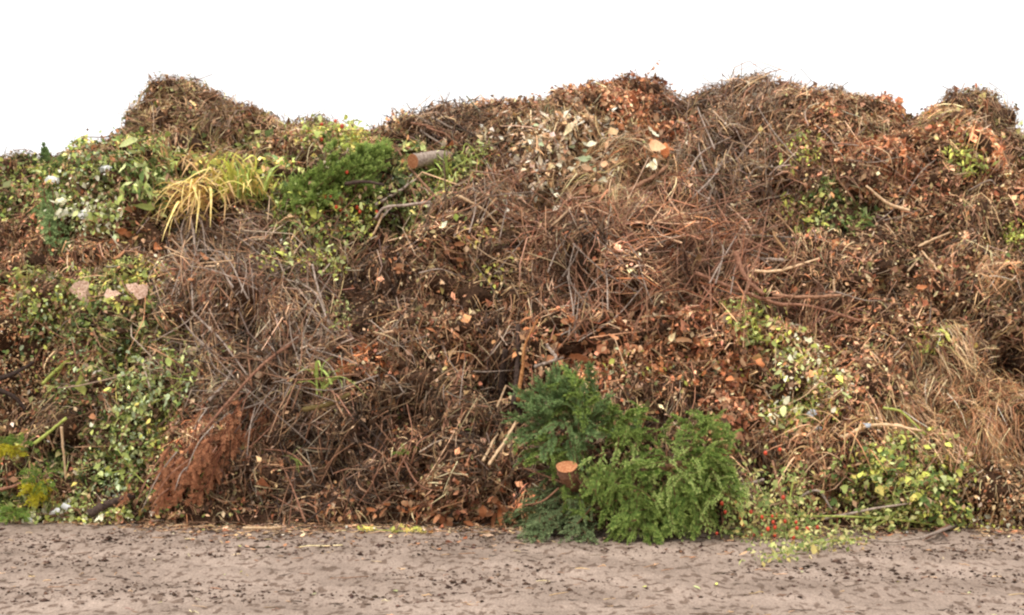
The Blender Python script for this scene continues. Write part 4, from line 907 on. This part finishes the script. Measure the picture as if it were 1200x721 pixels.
# ------------------------------------------------------------------ logs, branches and sticks one can pick out
_d = hp(495, 188)[0][1]
stick('log', 'short grey log with an orange cut end near the top of the heap', 'log', [wp(484, 189, _d - .28), wp(505, 187, _d - .05), wp(530, 184, _d + .25)], .082, .075, BARK_GREY, cut=True, seed=1, world=True)
stick('fallen_branch', 'longest brown branch slanting down to the right on the right half', 'branch', [(815, 320), (862, 338), (905, 352), (950, 357), (1010, 377)], .022, .014, BARK_RED, side=2, seed=2, lift=.16)
stick('fallen_branch', 'straight level brown branch just above the longest branch', 'branch', [(905, 346), (945, 347), (986, 346)], .022, .016, BARK_BROWN, seed=3, lift=.18)
stick('fallen_branch', 'thick reddish branch coming down steeply from the red twig tangle', 'branch', [(862, 295), (872, 325), (895, 345)], .03, .02, BARK_RED, seed=4, lift=.18)
stick('fallen_branch', 'pale forked branch pointing up to the right above the level branch', 'branch', [(880, 318), (915, 317), (960, 303)], .016, .012, BARK_PALE, side=2, seed=5, lift=.16)
stick('fallen_branch', 'short grey branch stub above the pale forked branch', 'branch', [(885, 303), (918, 305)], .02, .018, BARK_GREY, seed=6, lift=.15)
stick('stick', 'pale stick with a thick end lying below the upper right mounds', 'stick', [(1015, 218), (1040, 238), (1065, 247)], .012, .022, BARK_PALE, seed=7, lift=.14)
stick('stick', 'pale straight stick rising to the right on the right slope', 'stick', [(1076, 289), (1115, 272)], .014, .012, BARK_PALE, seed=8, lift=.14)
stick('stick', 'thin tan stick crossing below the pale straight stick, leaning left', 'stick', [(1064, 318), (1083, 296)], .011, .009, BARK_PALE, seed=9, lift=.14)
stick('stick', 'thin tan stick crossing below the pale straight stick, leaning right', 'stick', [(1080, 294), (1098, 317)], .011, .009, BARK_PALE, seed=10, lift=.14)
stick('stick', 'short upright pale stick right of the fallen branches', 'stick', [(977, 328), (978, 343)], .014, .012, BARK_PALE, seed=11, lift=.14)
stick('stick', 'pale broken stick in the rust-coloured hollow of the central top', 'stick', [(754, 172, .25), (780, 189, .2)], .017, .014, BARK_PALE, seed=12)
stick('fallen_branch', 'tan branch lying below the central top hollow', 'branch', [(730, 228), (760, 210), (782, 195)], .025, .02, BARK_BROWN, seed=13, lift=.12)
stick('stick', 'thin bare stick leaning beside the orange-ended log', 'stick', [(464, 174, .2), (488, 205, .22), (512, 232, .15)], .016, .012, BARK_BROWN, seed=14)
stick('fallen_branch', 'grey forked branch running left below the green iris leaves', 'branch', [(505, 237), (475, 240), (452, 243), (440, 256)], .018, .014, BARK_GREY, side=3, seed=15, lift=.22)
stick('stick', 'white peeled stick hanging from the grey forked branch', 'stick', [(449, 250, .3), (440, 270, .28), (430, 284, .22)], .014, .01, BARK_PALE, seed=16)
stick('fallen_branch', 'grey branch pair slanting up to the right from the berry cutting', 'branch', [(440, 240), (470, 222), (488, 210)], .016, .012, BARK_GREY, side=1, seed=17, lift=.22)
stick('stick', 'tan stick slanting down right of the green iris leaves', 'stick', [(538, 230), (565, 245), (588, 268)], .016, .012, BARK_PALE, seed=18, lift=.14)
stick('bark_piece', 'dark bark piece across the juniper branch', 'bark', [(404, 216, .30), (425, 213, .32), (450, 217, .28)], .024, .014, BARK_DARK, seed=19)
stick('stick', 'grey curved stick standing in the grey twigs below the yellow fan', 'stick', [(366, 310), (372, 335), (382, 368)], .014, .01, BARK_GREY, seed=20, lift=.16)
stick('stick', 'grey stem dropping from the yellow fan', 'stick', [(222, 252, .3), (228, 275, .28), (230, 300, .2)], .014, .012, BARK_GREY, seed=21)
stick('split_branch', 'tall split orange branch standing up left of the cut conifer', 'branch', [(607, 470, .25), (612, 430, .3), (616, 405, .3), (630, 374, .25)], .02, .010, BARK_ORANGE, seed=22)
stick('split_branch', 'dark upright branch beside the split orange branch', 'branch', [(602, 475, .22), (606, 430, .25), (607, 380, .2)], .03, .022, BARK_DARK, seed=23)
stick('split_branch', 'dark thick post half buried left of the dark upright branch', 'branch', [(588, 462, .16), (592, 410, .16)], .04, .03, BARK_DARK, seed=24)
stick('stick', 'grey bent stick above the left lobe of the cut conifer', 'stick', [(640, 404, .18), (652, 420, .2), (636, 427, .2)], .02, .014, BARK_GREY, seed=25)
stick('stick', 'short dark grey peg above the bent grey stick', 'stick', [(626, 430, .2), (660, 419, .2)], .018, .014, BARK_GREY, seed=26)
stick('stick', 'red-brown stick leaning up to the right in the brown litter left of centre', 'stick', [(518, 512), (528, 470), (541, 432)], .015, .01, BARK_RED, side=2, seed=27, lift=.2)
stick('stick', 'longest pale stick leaning left of the cut conifer', 'stick', [(573, 545, .2), (592, 515, .28), (608, 488, .28)], .017, .013, BARK_PALE, seed=28)
stick('stick', 'shorter tan stick parallel to the longest leaning stick', 'stick', [(566, 540, .16), (583, 508, .2)], .015, .012, BARK_PALE, seed=29)
stick('stick', 'reddish stick at the left side of the cut conifer, low down', 'stick', [(584, 540, .28), (618, 518, .32)], .016, .014, BARK_RED, seed=30)
stick('stick', 'dark horizontal stick behind the leaning sticks', 'stick', [(548, 528, .12), (574, 528, .12)], .02, .018, BARK_DARK, seed=31)
stick('stick', 'orange dotted thin stick above the leaning sticks', 'stick', [(582, 478, .2), (593, 452, .2)], .013, .01, BARK_PALE, seed=32)
stick('log', 'dark wet log at the foot of the heap by the trailing green cutting', 'log', [(104, 603, .2), (125, 592, .22), (158, 580, .2)], .045, .035, BARK_DARK, seed=33)
stick('fallen_branch', 'dark bare branch at the left picture edge, upper one', 'branch', [(-8, 446), (18, 437), (40, 424)], .03, .014, BARK_DARK, side=1, seed=34, lift=.16)
stick('fallen_branch', 'dark bare branch at the left picture edge, lower one', 'branch', [(-8, 455), (15, 465), (30, 480)], .03, .02, BARK_DARK, seed=35, lift=.16)
stick('stem', 'yellow-green thick stem slanting up right on the left slope', 'stem', [(50, 450), (70, 430), (82, 420)], .02, .016, BARK_GREEN, seed=36, lift=.16)
stick('stem', 'pale green stalk above the golden conifer tuft', 'stem', [(40, 520), (60, 505), (78, 490)], .018, .014, BARK_GREEN, seed=37, lift=.18)
stick('stem', 'pale hanging stalk right of the golden conifer tuft', 'stem', [(72, 500), (75, 530), (77, 562)], .014, .01, BARK_PALE, seed=38, lift=.18)
stick('fallen_branch', 'reddish branch at the left edge above the low conifer sprays', 'branch', [(-5, 575), (15, 570), (30, 563)], .018, .012, BARK_RED, seed=39, lift=.16)
stick('fallen_branch', 'olive brown branch running right from the strap-leaved plant', 'branch', [(355, 480), (385, 474), (410, 462)], .028, .022, bark('olive_bark', (112, 96, 58), (140, 122, 80)), seed=40, lift=.16)
stick('stick', 'long thin twig rising from the rust-brown branch to the upper right', 'stick', [(200, 545, .34), (255, 495, .34), (310, 470, .28)], .013, .008, BARK_GREY, seed=41)
stick('stick', 'long grey twig slanting down through the grey twigs at upper left', 'stick', [(225, 365), (255, 395), (290, 440)], .013, .009, BARK_GREY, seed=42, lift=.2)
stick('stick', 'grey twig bundle stem leaning right above the rust-brown branch', 'stick', [(245, 470), (262, 450), (272, 435)], .02, .014, BARK_GREY, seed=43, lift=.22)
stick('fallen_branch', 'pale curved branch over the withered leaves right of the cut conifer', 'branch', [(990, 512), (1015, 500), (1045, 497), (1080, 505)], .018, .012, BARK_PALE, seed=44, lift=.18)
stick('stem', 'green stalk arching over the ivy cutting', 'stem', [(1035, 478), (1058, 483), (1085, 510)], .014, .01, BARK_GREEN, seed=45, lift=.18)
stick('stem', 'pale vertical stalk among the withered leaves, upper one', 'stem', [(945, 365), (955, 390), (962, 420)], .012, .009, BARK_PALE, seed=46, lift=.15)
stick('stem', 'pale slanting stalk among the withered leaves, left one', 'stem', [(915, 380), (930, 398), (940, 415)], .014, .01, BARK_PALE, seed=47, lift=.15)
stick('stem', 'green slanting stalk below the fresh yellow-green leaves', 'stem', [(898, 398), (920, 410), (935, 420)], .013, .01, BARK_GREEN, seed=48, lift=.15)
tw = stick('bare_twig', 'thin twig with tiny leaves sticking up into the sky from the central top', 'twig', [(752, 97, .02), (757, 92, .12)], .006, .005, BARK_BROWN, seed=49)
c0 = hp(755, 96, .05)[0]; q = smooth_path([c0, c0 + (.06, 0, .12), c0 + (.17, -.02, .26)], 8)
obj('side_twig', tube_mesh('side_twig', q - np.array(tw.location), np.linspace(.006, .003, 8), 5), BARK_BROWN, tw)
for i in range(5):
    obj('leaf', leaf_set('ovate', LF_BROWN)[i], None, tw, mw=frame(q[3 + i] - np.array(tw.location), rg.normal(0, 1, 3), (0, -1, .3), .045))
# stick bundle on the skyline
for i in range(16):
    x0 = 478 + rg.uniform(0, 50); y0 = 150 + rg.uniform(-8, 18); l = rg.uniform(25, 55); a = math.radians(rg.normal(28, 16))
    stick('dry_stick', ['dark', 'brown', 'grey', 'red-brown'][i % 4] + (' long' if l > 45 else ' middling' if l > 35 else ' short') + (' steep' if math.degrees(a) > 34 else ' level' if math.degrees(a) < 20 else ' slanting') + ' dry stick in the stick bundle on the skyline left of centre', 'stick', [(x0, y0 - l * .5 * math.sin(a), .18), (x0 + l * math.cos(a), y0 + l * .5 * math.sin(a), .16)], .014, .008, [BARK_DARK, BARK_BROWN, BARK_GREY, BARK_RED][i % 4], 'stick bundle on the skyline', seed=200 + i)

# ------------------------------------------------------------------ long loose twigs of the two tangles
def loose_twigs(n, spots, lpx, amean, asd, mats, label, group, r=.0075, seed=0, bul=.13, lift=(.06, .16), name='loose_twig'):
    rg = np.random.default_rng(seed + 1500)
    for i in range(n):
        px, py = scatter(spots, rg); a = math.radians(rg.normal(amean, asd)); l = rg.uniform(*lpx)
        p3 = [(px - .5 * l * math.cos(a), py + .5 * l * math.sin(a)), (px, py), (px + .5 * l * math.cos(a), py - .5 * l * math.sin(a))]
        nn = hp(px, py)[1]; a0, mpt, b0 = level(p3, [hp(*q_, rg.uniform(*lift))[0] for q_ in p3]); mpt = mpt + nn * rg.uniform(0, bul); side = np.cross(unit(b0 - a0), nn); md = mpt + side * rg.normal(0, .09) * np.linalg.norm(b0 - a0)
        P = smooth_path([a0, md, b0], 12); P[:, 2] = np.maximum(P[:, 2], .01); root = P[0].copy(); rr = r * rg.uniform(.7, 1.5)
        o = obj(name, tube_mesh(name, P - root, np.linspace(rr, rr * .45, 12), 5, .08, True, i), mats[rg.integers(len(mats))], None, loc=root)
        cw = {'brown_bark': 'brown', 'red_brown_bark': 'red-brown', 'grey_bark': 'grey', 'dark_wet_bark': 'dark', 'pale_dry_wood': 'pale'}[o.data.materials[0].name]
        aa = math.degrees(a) % 180; lean = 'nearly level' if aa < 25 or aa > 155 else 'nearly upright' if 65 < aa < 115 else 'leaning right' if aa <= 65 else 'leaning left'
        tag(o, ('long ' if l > .5 * sum(lpx) else 'short ') + cw + ' twig, ' + lean + ', ' + label, 'twig', group)
loose_twigs(90, [(770, 300, 130, 60), (700, 340, 60, 40), (860, 270, 40, 50)], (45, 130), 75, 45, [BARK_RED, BARK_RED, BARK_BROWN, BARK_GREY], 'in the reddish tangle across the middle right', 'red twig tangle', seed=1)
loose_twigs(70, [(300, 380, 90, 90), (250, 300, 50, 30), (340, 450, 50, 50)], (45, 120), 120, 40, [BARK_GREY, BARK_GREY, BARK_BROWN], 'in the grey tangle below the yellow fan', 'grey twig tangle', seed=2)
loose_twigs(40, [(350, 545, 100, 50), (450, 540, 70, 45)], (30, 90), 60, 60, [BARK_BROWN, BARK_RED, BARK_DARK], 'in the dark brush at the lower left centre', 'lower brush twigs', seed=3)
loose_twigs(32, [(860, 180, 55, 60), (600, 230, 60, 30)], (30, 80), 60, 50, [BARK_GREY, BARK_BROWN], 'on the upper right of centre', 'upper twigs', seed=4)
loose_twigs(36, [(1000, 320, 150, 60), (1100, 220, 80, 50), (980, 180, 70, 50)], (25, 70), 20, 60, [BARK_PALE, BARK_BROWN, BARK_RED, BARK_GREY], 'in the tan litter on the right slope', 'right slope twigs', r=.0065, seed=5)
loose_twigs(18, [(530, 290, 80, 50), (500, 420, 90, 40)], (30, 70), 60, 60, [BARK_GREY, BARK_BROWN, BARK_PALE], 'in the brown litter left of centre', 'middle twigs', r=.0065, seed=6)
loose_twigs(14, [(1020, 505, 70, 25), (960, 545, 40, 25)], (30, 70), 30, 45, [BARK_PALE, BARK_BROWN], 'over the ivy cutting at lower right', 'ivy twigs', seed=7)

# ------------------------------------------------------------------ rosehip branch spilling onto the track at the right
root = thing('rosehip_branch', 'rosehip branch with small leaves and red hips spilling onto the track at right', 'rose branch', gp(900, 640)); rb = np.array(root.location)
def rose_stem(pts, r0, r1, mat, nm='stem'):
    q = smooth_path(pts, 12); q[:, 2] = np.maximum(q[:, 2], .012); obj(nm, tube_mesh(nm, q - rb, np.linspace(r0, r1, 12), 6, .08), mat, root); return q
STM = [rose_stem([wp(1115, 618, -.35), wp(1040, 608, -.5), wp(960, 605, -.7), wp(895, 608, -.8)], .013, .008, BARK_GREEN),
       rose_stem([wp(1060, 590, -.3), wp(1045, 605, -.5), wp(1020, 620, -.6)], .012, .008, BARK_GREEN),
       rose_stem([wp(860, 520, -.4), wp(880, 560, -.7), wp(885, 600, -.9), wp(880, 640, -1.1)], .008, .005, BARK_BROWN),
       rose_stem([wp(905, 540, -.4), wp(915, 580, -.7), wp(920, 610, -.8), wp(905, 650, -1.1)], .012, .006, BARK_BROWN),
       rose_stem([wp(930, 560, -.4), wp(925, 600, -.7), wp(940, 630, -.9)], .01, .006, BARK_GREEN),
       rose_stem([gp(1000, 632, .03), gp(950, 638, .05), gp(900, 652, .05)], .010, .006, BARK_GREEN),
       rose_stem([wp(840, 580, -.6), wp(870, 600, -.9), wp(930, 605, -.9)], .009, .005, BARK_GREEN)]
sp = Soup(); rr = np.random.default_rng(77); pts = np.concatenate([q_ for q_ in STM[2:]] + [STM[0][5:], STM[0][8:]])
pts = np.concatenate([pts, STM[0], STM[0], STM[1], STM[5], STM[5]]); n = 1200; p = pts[rr.integers(0, len(pts), n)] + rr.normal(0, .09, (n, 3)); p[:, 2] = np.maximum(p[:, 2], .03)
ctr = np.array([wp(rr.uniform(848, 955), rr.uniform(545, 655), rr.uniform(-1.0, -.5)) for _ in range(450)]); ctr[:, 2] = np.maximum(ctr[:, 2], .03); p = np.concatenate([p, ctr]); n = len(p)
L = .05 * np.exp(rr.normal(0, .25, n)); cpal = np.array([lin(c, 1.3) for c in [(132, 144, 82), (166, 170, 106), (192, 186, 128), (108, 122, 68), (182, 166, 104)]])
sp.leaves(p, unit(rr.normal(0, 1, (n, 3)) + (0, 0, -.4)), unit(rr.normal(0, .6, (n, 3)) + (0, -.4, .8)), L, L * .55, np.full(n, .15), rr.normal(0, .15, n), cpal[rr.integers(0, 5, n)])
f_ = obj('foliage', sp.mesh('foliage'), M_FOLIAGE, root, loc=-rb); f_['kind'] = 'stuff'
for (x, y) in [(897, 531), (914, 527), (846, 590), (850, 600), (862, 590), (868, 607), (875, 588), (893, 606), (905, 605), (910, 604), (908, 618), (906, 612), (908, 626), (920, 611), (933, 612), (934, 619), (946, 620), (930, 632), (840, 625), (893, 652), (908, 652), (876, 650), (883, 640), (918, 583), (880, 600), (900, 620), (958, 618), (870, 615)]:
    c = wp(x, y, rr.uniform(-1.15, -.85)); c[2] = max(c[2], .03); o = obj('rose_hip', BERRY, None, root, loc=c - rb); s_ = rr.uniform(.013, .019); o.scale = (s_, s_, s_ * 1.2)
stick('fallen_branch', 'dark bare branch lying on the track edge below the ivy cutting', 'branch', [wp(1120, 615, -.3), gp(1085, 630, .06), gp(1050, 636, .03), gp(1020, 634, .02)], .016, .008, BARK_GREY, world=True, seed=61)
stick('fallen_branch', 'long grey branch running right from the rosehip branch', 'branch', [wp(965, 608, -.5), wp(1010, 600, -.6), wp(1065, 590, -.5)], .014, .009, BARK_GREY, world=True, seed=62)
stick('fallen_branch', 'forked grey branch behind the rosehip branch', 'branch', [wp(925, 592, -.5), wp(955, 575, -.6), wp(975, 598, -.6)], .014, .01, BARK_GREY, world=True, seed=63)
stick('fallen_branch', 'upright brown stem between the cut conifer and the ivy cutting', 'branch', [wp(912, 560, -.5), wp(918, 580, -.55), wp(928, 603, -.6)], .016, .012, BARK_BROWN, world=True, seed=64)
stick('fallen_branch', 'reddish root-like branch at the foot of the heap below the ivy cutting', 'branch', [wp(1075, 605, -.35), wp(1095, 618, -.4), gp(1110, 628, .04)], .02, .01, BARK_RED, world=True, side=0, seed=65)
stick('fallen_branch', 'reddish forked branch rising right at the foot of the heap', 'branch', [gp(1085, 630, .03), wp(1120, 614, -.35), wp(1140, 600, -.3)], .018, .012, BARK_RED, world=True, seed=66)
stick('fallen_branch', 'dark grey branch poking from the right side of the cut conifer', 'branch', [wp(858, 572, -.6), wp(880, 566, -.65), wp(895, 562, -.6)], .018, .014, BARK_GREY, world=True, seed=67)
stick('stick', 'pale flat stick lying along the foot of the heap left of centre', 'stick', [gp(285, 619, .03), gp(330, 618, .04)], .014, .012, BARK_PALE, world=True, seed=68)

# ------------------------------------------------------------------ dead leaves one can pick out
def dead_leaves(n, spots, size, mats, label, group, lift=(.08, .16), seed=0, ground=False):
    rg = np.random.default_rng(seed + 2500)
    for i in range(n):
        px, py = scatter(spots, rg)
        if ground: p = gp(px, py); p[2] = float(ground_z(np.array([p[0]]), np.array([p[1]]))[0]) + .008; nn = np.array([0, 0, 1.0])
        else: p, nn = hp(px, py, rg.uniform(*lift))
        d = unit(rg.normal(0, 1, 3) * (1, 1, .4 if not ground else .05)); mt = mats[rg.integers(len(mats))]
        s_ = size * math.exp(rg.normal(0, .25)); p[2] = max(p[2], .02 if not ground else -1)
        tag(obj('dead_leaf', leaf_set('dead', mt)[rg.integers(5)], None, None, mw=frame(p - d * s_ * .5, d, unit(nn + rg.normal(0, .4 if not ground else .1, 3)), (s_, s_, s_ * (1 if not ground else .35)))), ('large ' if s_ > size * 1.15 else 'small ' if s_ < size * .85 else '') + mt['word'] + ' leaf, tip pointing ' + ('left' if d[0] < -.6 else 'right' if d[0] > .6 else 'up' if d[2] > .35 else 'down' if d[2] < -.35 else 'forward' if d[1] < 0 else 'back') + ', ' + label, 'leaf', group)
dead_leaves(70, [(740, 405, 140, 40), (650, 385, 50, 20), (850, 430, 40, 30)], .10, [LF_RUST, LF_BROWN, LF_TAN, LF_BROWN], 'above the cut conifer', 'dead leaves above the conifer', seed=1)
dead_leaves(22, [(425, 420, 30, 26)], .10, [LF_RUST, LF_BROWN], 'right of the green strap plant', 'rust leaf patch', seed=2)
dead_leaves(38, [(500, 600, 110, 14), (560, 600, 40, 18)], .10, [LF_TAN, LF_BROWN, LF_RUST], 'at the heap foot left of the conifer', 'dead leaves at the foot', seed=3)
dead_leaves(26, [(540, 285, 80, 45), (470, 330, 40, 40)], .085, [LF_BROWN, LF_TAN, LF_BROWN], 'in the litter near the middle', 'dead leaves in the middle', seed=4)
dead_leaves(26, [(740, 115, 45, 25), (770, 165, 16, 28)], .09, [LF_RUST, LF_RUST, LF_TAN], 'on the central top', 'dead leaves on the central top', seed=5)
dead_leaves(14, [(762, 165, 16, 14), (768, 190, 10, 12)], .11, [LF_TAN, LF_CREAM, LF_RUST], 'in the hollow of the central top', 'pale leaves in the top hollow', (.1, .2), seed=6)
dead_leaves(44, [(655, 165, 48, 45), (690, 190, 22, 30)], .09, [LF_CREAM, LF_TAN, LF_SILVER, LF_TAN], 'left of the central top', 'pale dried leaves', seed=7)
dead_leaves(16, [(150, 255, 60, 20), (150, 285, 40, 20), (225, 325, 24, 16)], .09, [LF_BROWN, LF_RUST], 'below the broad-leaved cutting', 'dead leaves at left', seed=8)
dead_leaves(12, [(1030, 340, 140, 60), (1100, 220, 80, 60)], .075, [LF_BROWN, LF_TAN, LF_RUST], 'on the right slope', 'dead leaves on the right slope', seed=9)
dead_leaves(26, [(300, 630, 280, 12), (900, 650, 250, 20), (500, 640, 250, 14)], .05, [LF_BROWN, LF_TAN, LF_BROWN], 'on the dirt track', 'leaves on the track', seed=10, ground=True)
dead_leaves(12, [(300, 670, 290, 40), (900, 690, 280, 25)], .04, [LF_LIME, LF_LIGHT], 'on the dirt track', 'green leaves on the track', seed=11, ground=True)
lf = [(553, 609, .16, LF_TAN, 'largest pale brown dead leaf at the foot of the heap by the conifer'), (566, 613, .14, LF_RUST, 'orange-brown dead leaf leaning beside the largest pale one'), (543, 606, .12, LF_BROWN, 'brown dead leaf left of the largest pale one')]
for i, (px, py, s_, mt, lb) in enumerate(lf):
    p = gp(px, py + 6, .0); p[2] = .10
    tag(obj('dead_leaf', leaf_set('dead', mt)[i], None, None, mw=frame(p, (.6 - .6 * i, -.2, .5), (0, -1, .4), s_)), lb, 'leaf')
yf_ = thing('yellow_flower_spray', 'spray of yellow wilted flowers and leaves lying at the foot of the heap', 'flowers', gp(460, 622)); yb_ = np.array(yf_.location)
for i, (px, py) in enumerate([(424, 619), (430, 620), (436, 620), (462, 621), (472, 618), (480, 621), (489, 620), (496, 622)]):
    p = gp(px, py, .03); blob('flower_head', yf_, p - yb_, .035, LF_YEL if i % 3 else LF_LIME, 40 + i, 14)
q = smooth_path([gp(420, 620, .015), gp(460, 622, .02), gp(500, 623, .015)], 10); obj('stem', tube_mesh('stem', q - yb_, np.linspace(.005, .004, 10), 5), BARK_GREEN, yf_)

# ------------------------------------------------------------------ scraps
M_SCRAP = mat_plain('pinkish_scrap', (156, 118, 96), (216, 184, 162), .8, .2, 12, objvar=.05)
M_BLUE = mat_plain('blue_plastic', (160, 165, 172), (190, 195, 200), .4, .4, 12, objvar=.05)
def scrap(name, label, cat, px, py, s_, mat, seed, lift=.22, asp=1.0):
    rg = np.random.default_rng(seed); n = 9; a = np.linspace(0, 2 * math.pi, n, endpoint=False); r = rg.uniform(.5, 1.25, n)
    V = [(0, 0, .06)] + [(r_ * math.cos(x), r_ * asp * math.sin(x), .22 * math.sin(2 * x + seed) + rg.normal(0, .05)) for x, r_ in zip(a, r)]
    V += [(v[0], v[1], v[2] - .015) for v in V]
    F3 = [(0, 1 + i, 1 + (i + 1) % n) for i in range(n)] + [(n + 1, n + 2 + (i + 1) % n, n + 2 + i) for i in range(n)]
    F4 = [(1 + (i + 1) % n, 1 + i, n + 2 + i, n + 2 + (i + 1) % n) for i in range(n)]
    p, nn = hp(px, py, lift); p[2] = max(p[2], .03)
    o = obj(name, mesh_np(name, np.array(V, float), [np.array(F3), np.array(F4)]), mat, None, mw=frame(p, (1, rg.normal(0, .2), rg.normal(0, .3)), unit(nn + (0, -.6, 0)), s_)); tag(o, label, cat)
for lb, px, py, s_, dd in (('larger pale pinkish ragged dried leaf on the left of the heap', 122, 338, .26, (.5, -.2, -.8)), ('smaller pale pinkish ragged dried leaf right of the larger one', 162, 350, .24, (-.9, -.1, .5)), ('smallest pale ragged leaf tucked under the larger pinkish one', 140, 349, .16, (1, -.1, .2))):
    p, nn = hp(px, py, .24); me_ = leaf_mesh('dried_leaf', 'ivy', int(px)); me_.materials.append(M_SCRAP)
    tag(obj('dried_leaf', me_, None, None, mw=frame(p - np.array(dd) * s_ * .5, dd, (0, -.8, .6), s_)), lb, 'leaf')
scrap('plastic_scrap', 'pale blue plastic scrap in the withered leaves, left one', 'plastic', 945, 505, .06, M_BLUE, 5, asp=.6)
scrap('plastic_scrap', 'pale blue plastic scrap in the withered leaves, upper one', 'plastic', 964, 489, .05, M_BLUE, 6)
scrap('plastic_scrap', 'grey-blue plastic scrap below the pale curved branch', 'plastic', 998, 515, .045, M_BLUE, 7, asp=.6)
for i, (px, py, s_, lb) in enumerate([(44, 603, .055, 'white petal scrap below the golden conifer tuft'), (75, 604, .06, 'white petal scrap at the foot left of the dark log, left of two'), (90, 600, .06, 'white petal scrap at the foot left of the dark log, right of two'), (145, 573, .07, 'white petal scrap above the dark log')]):
    scrap('white_petal', lb, 'petal', px, py, s_, LF_WHITE, 20 + i, .2, .55)
scrap('orange_peel', 'small orange-red scrap right of the cut conifer', 'scrap', 894, 433, .05, LF_RUST, 31, .16)
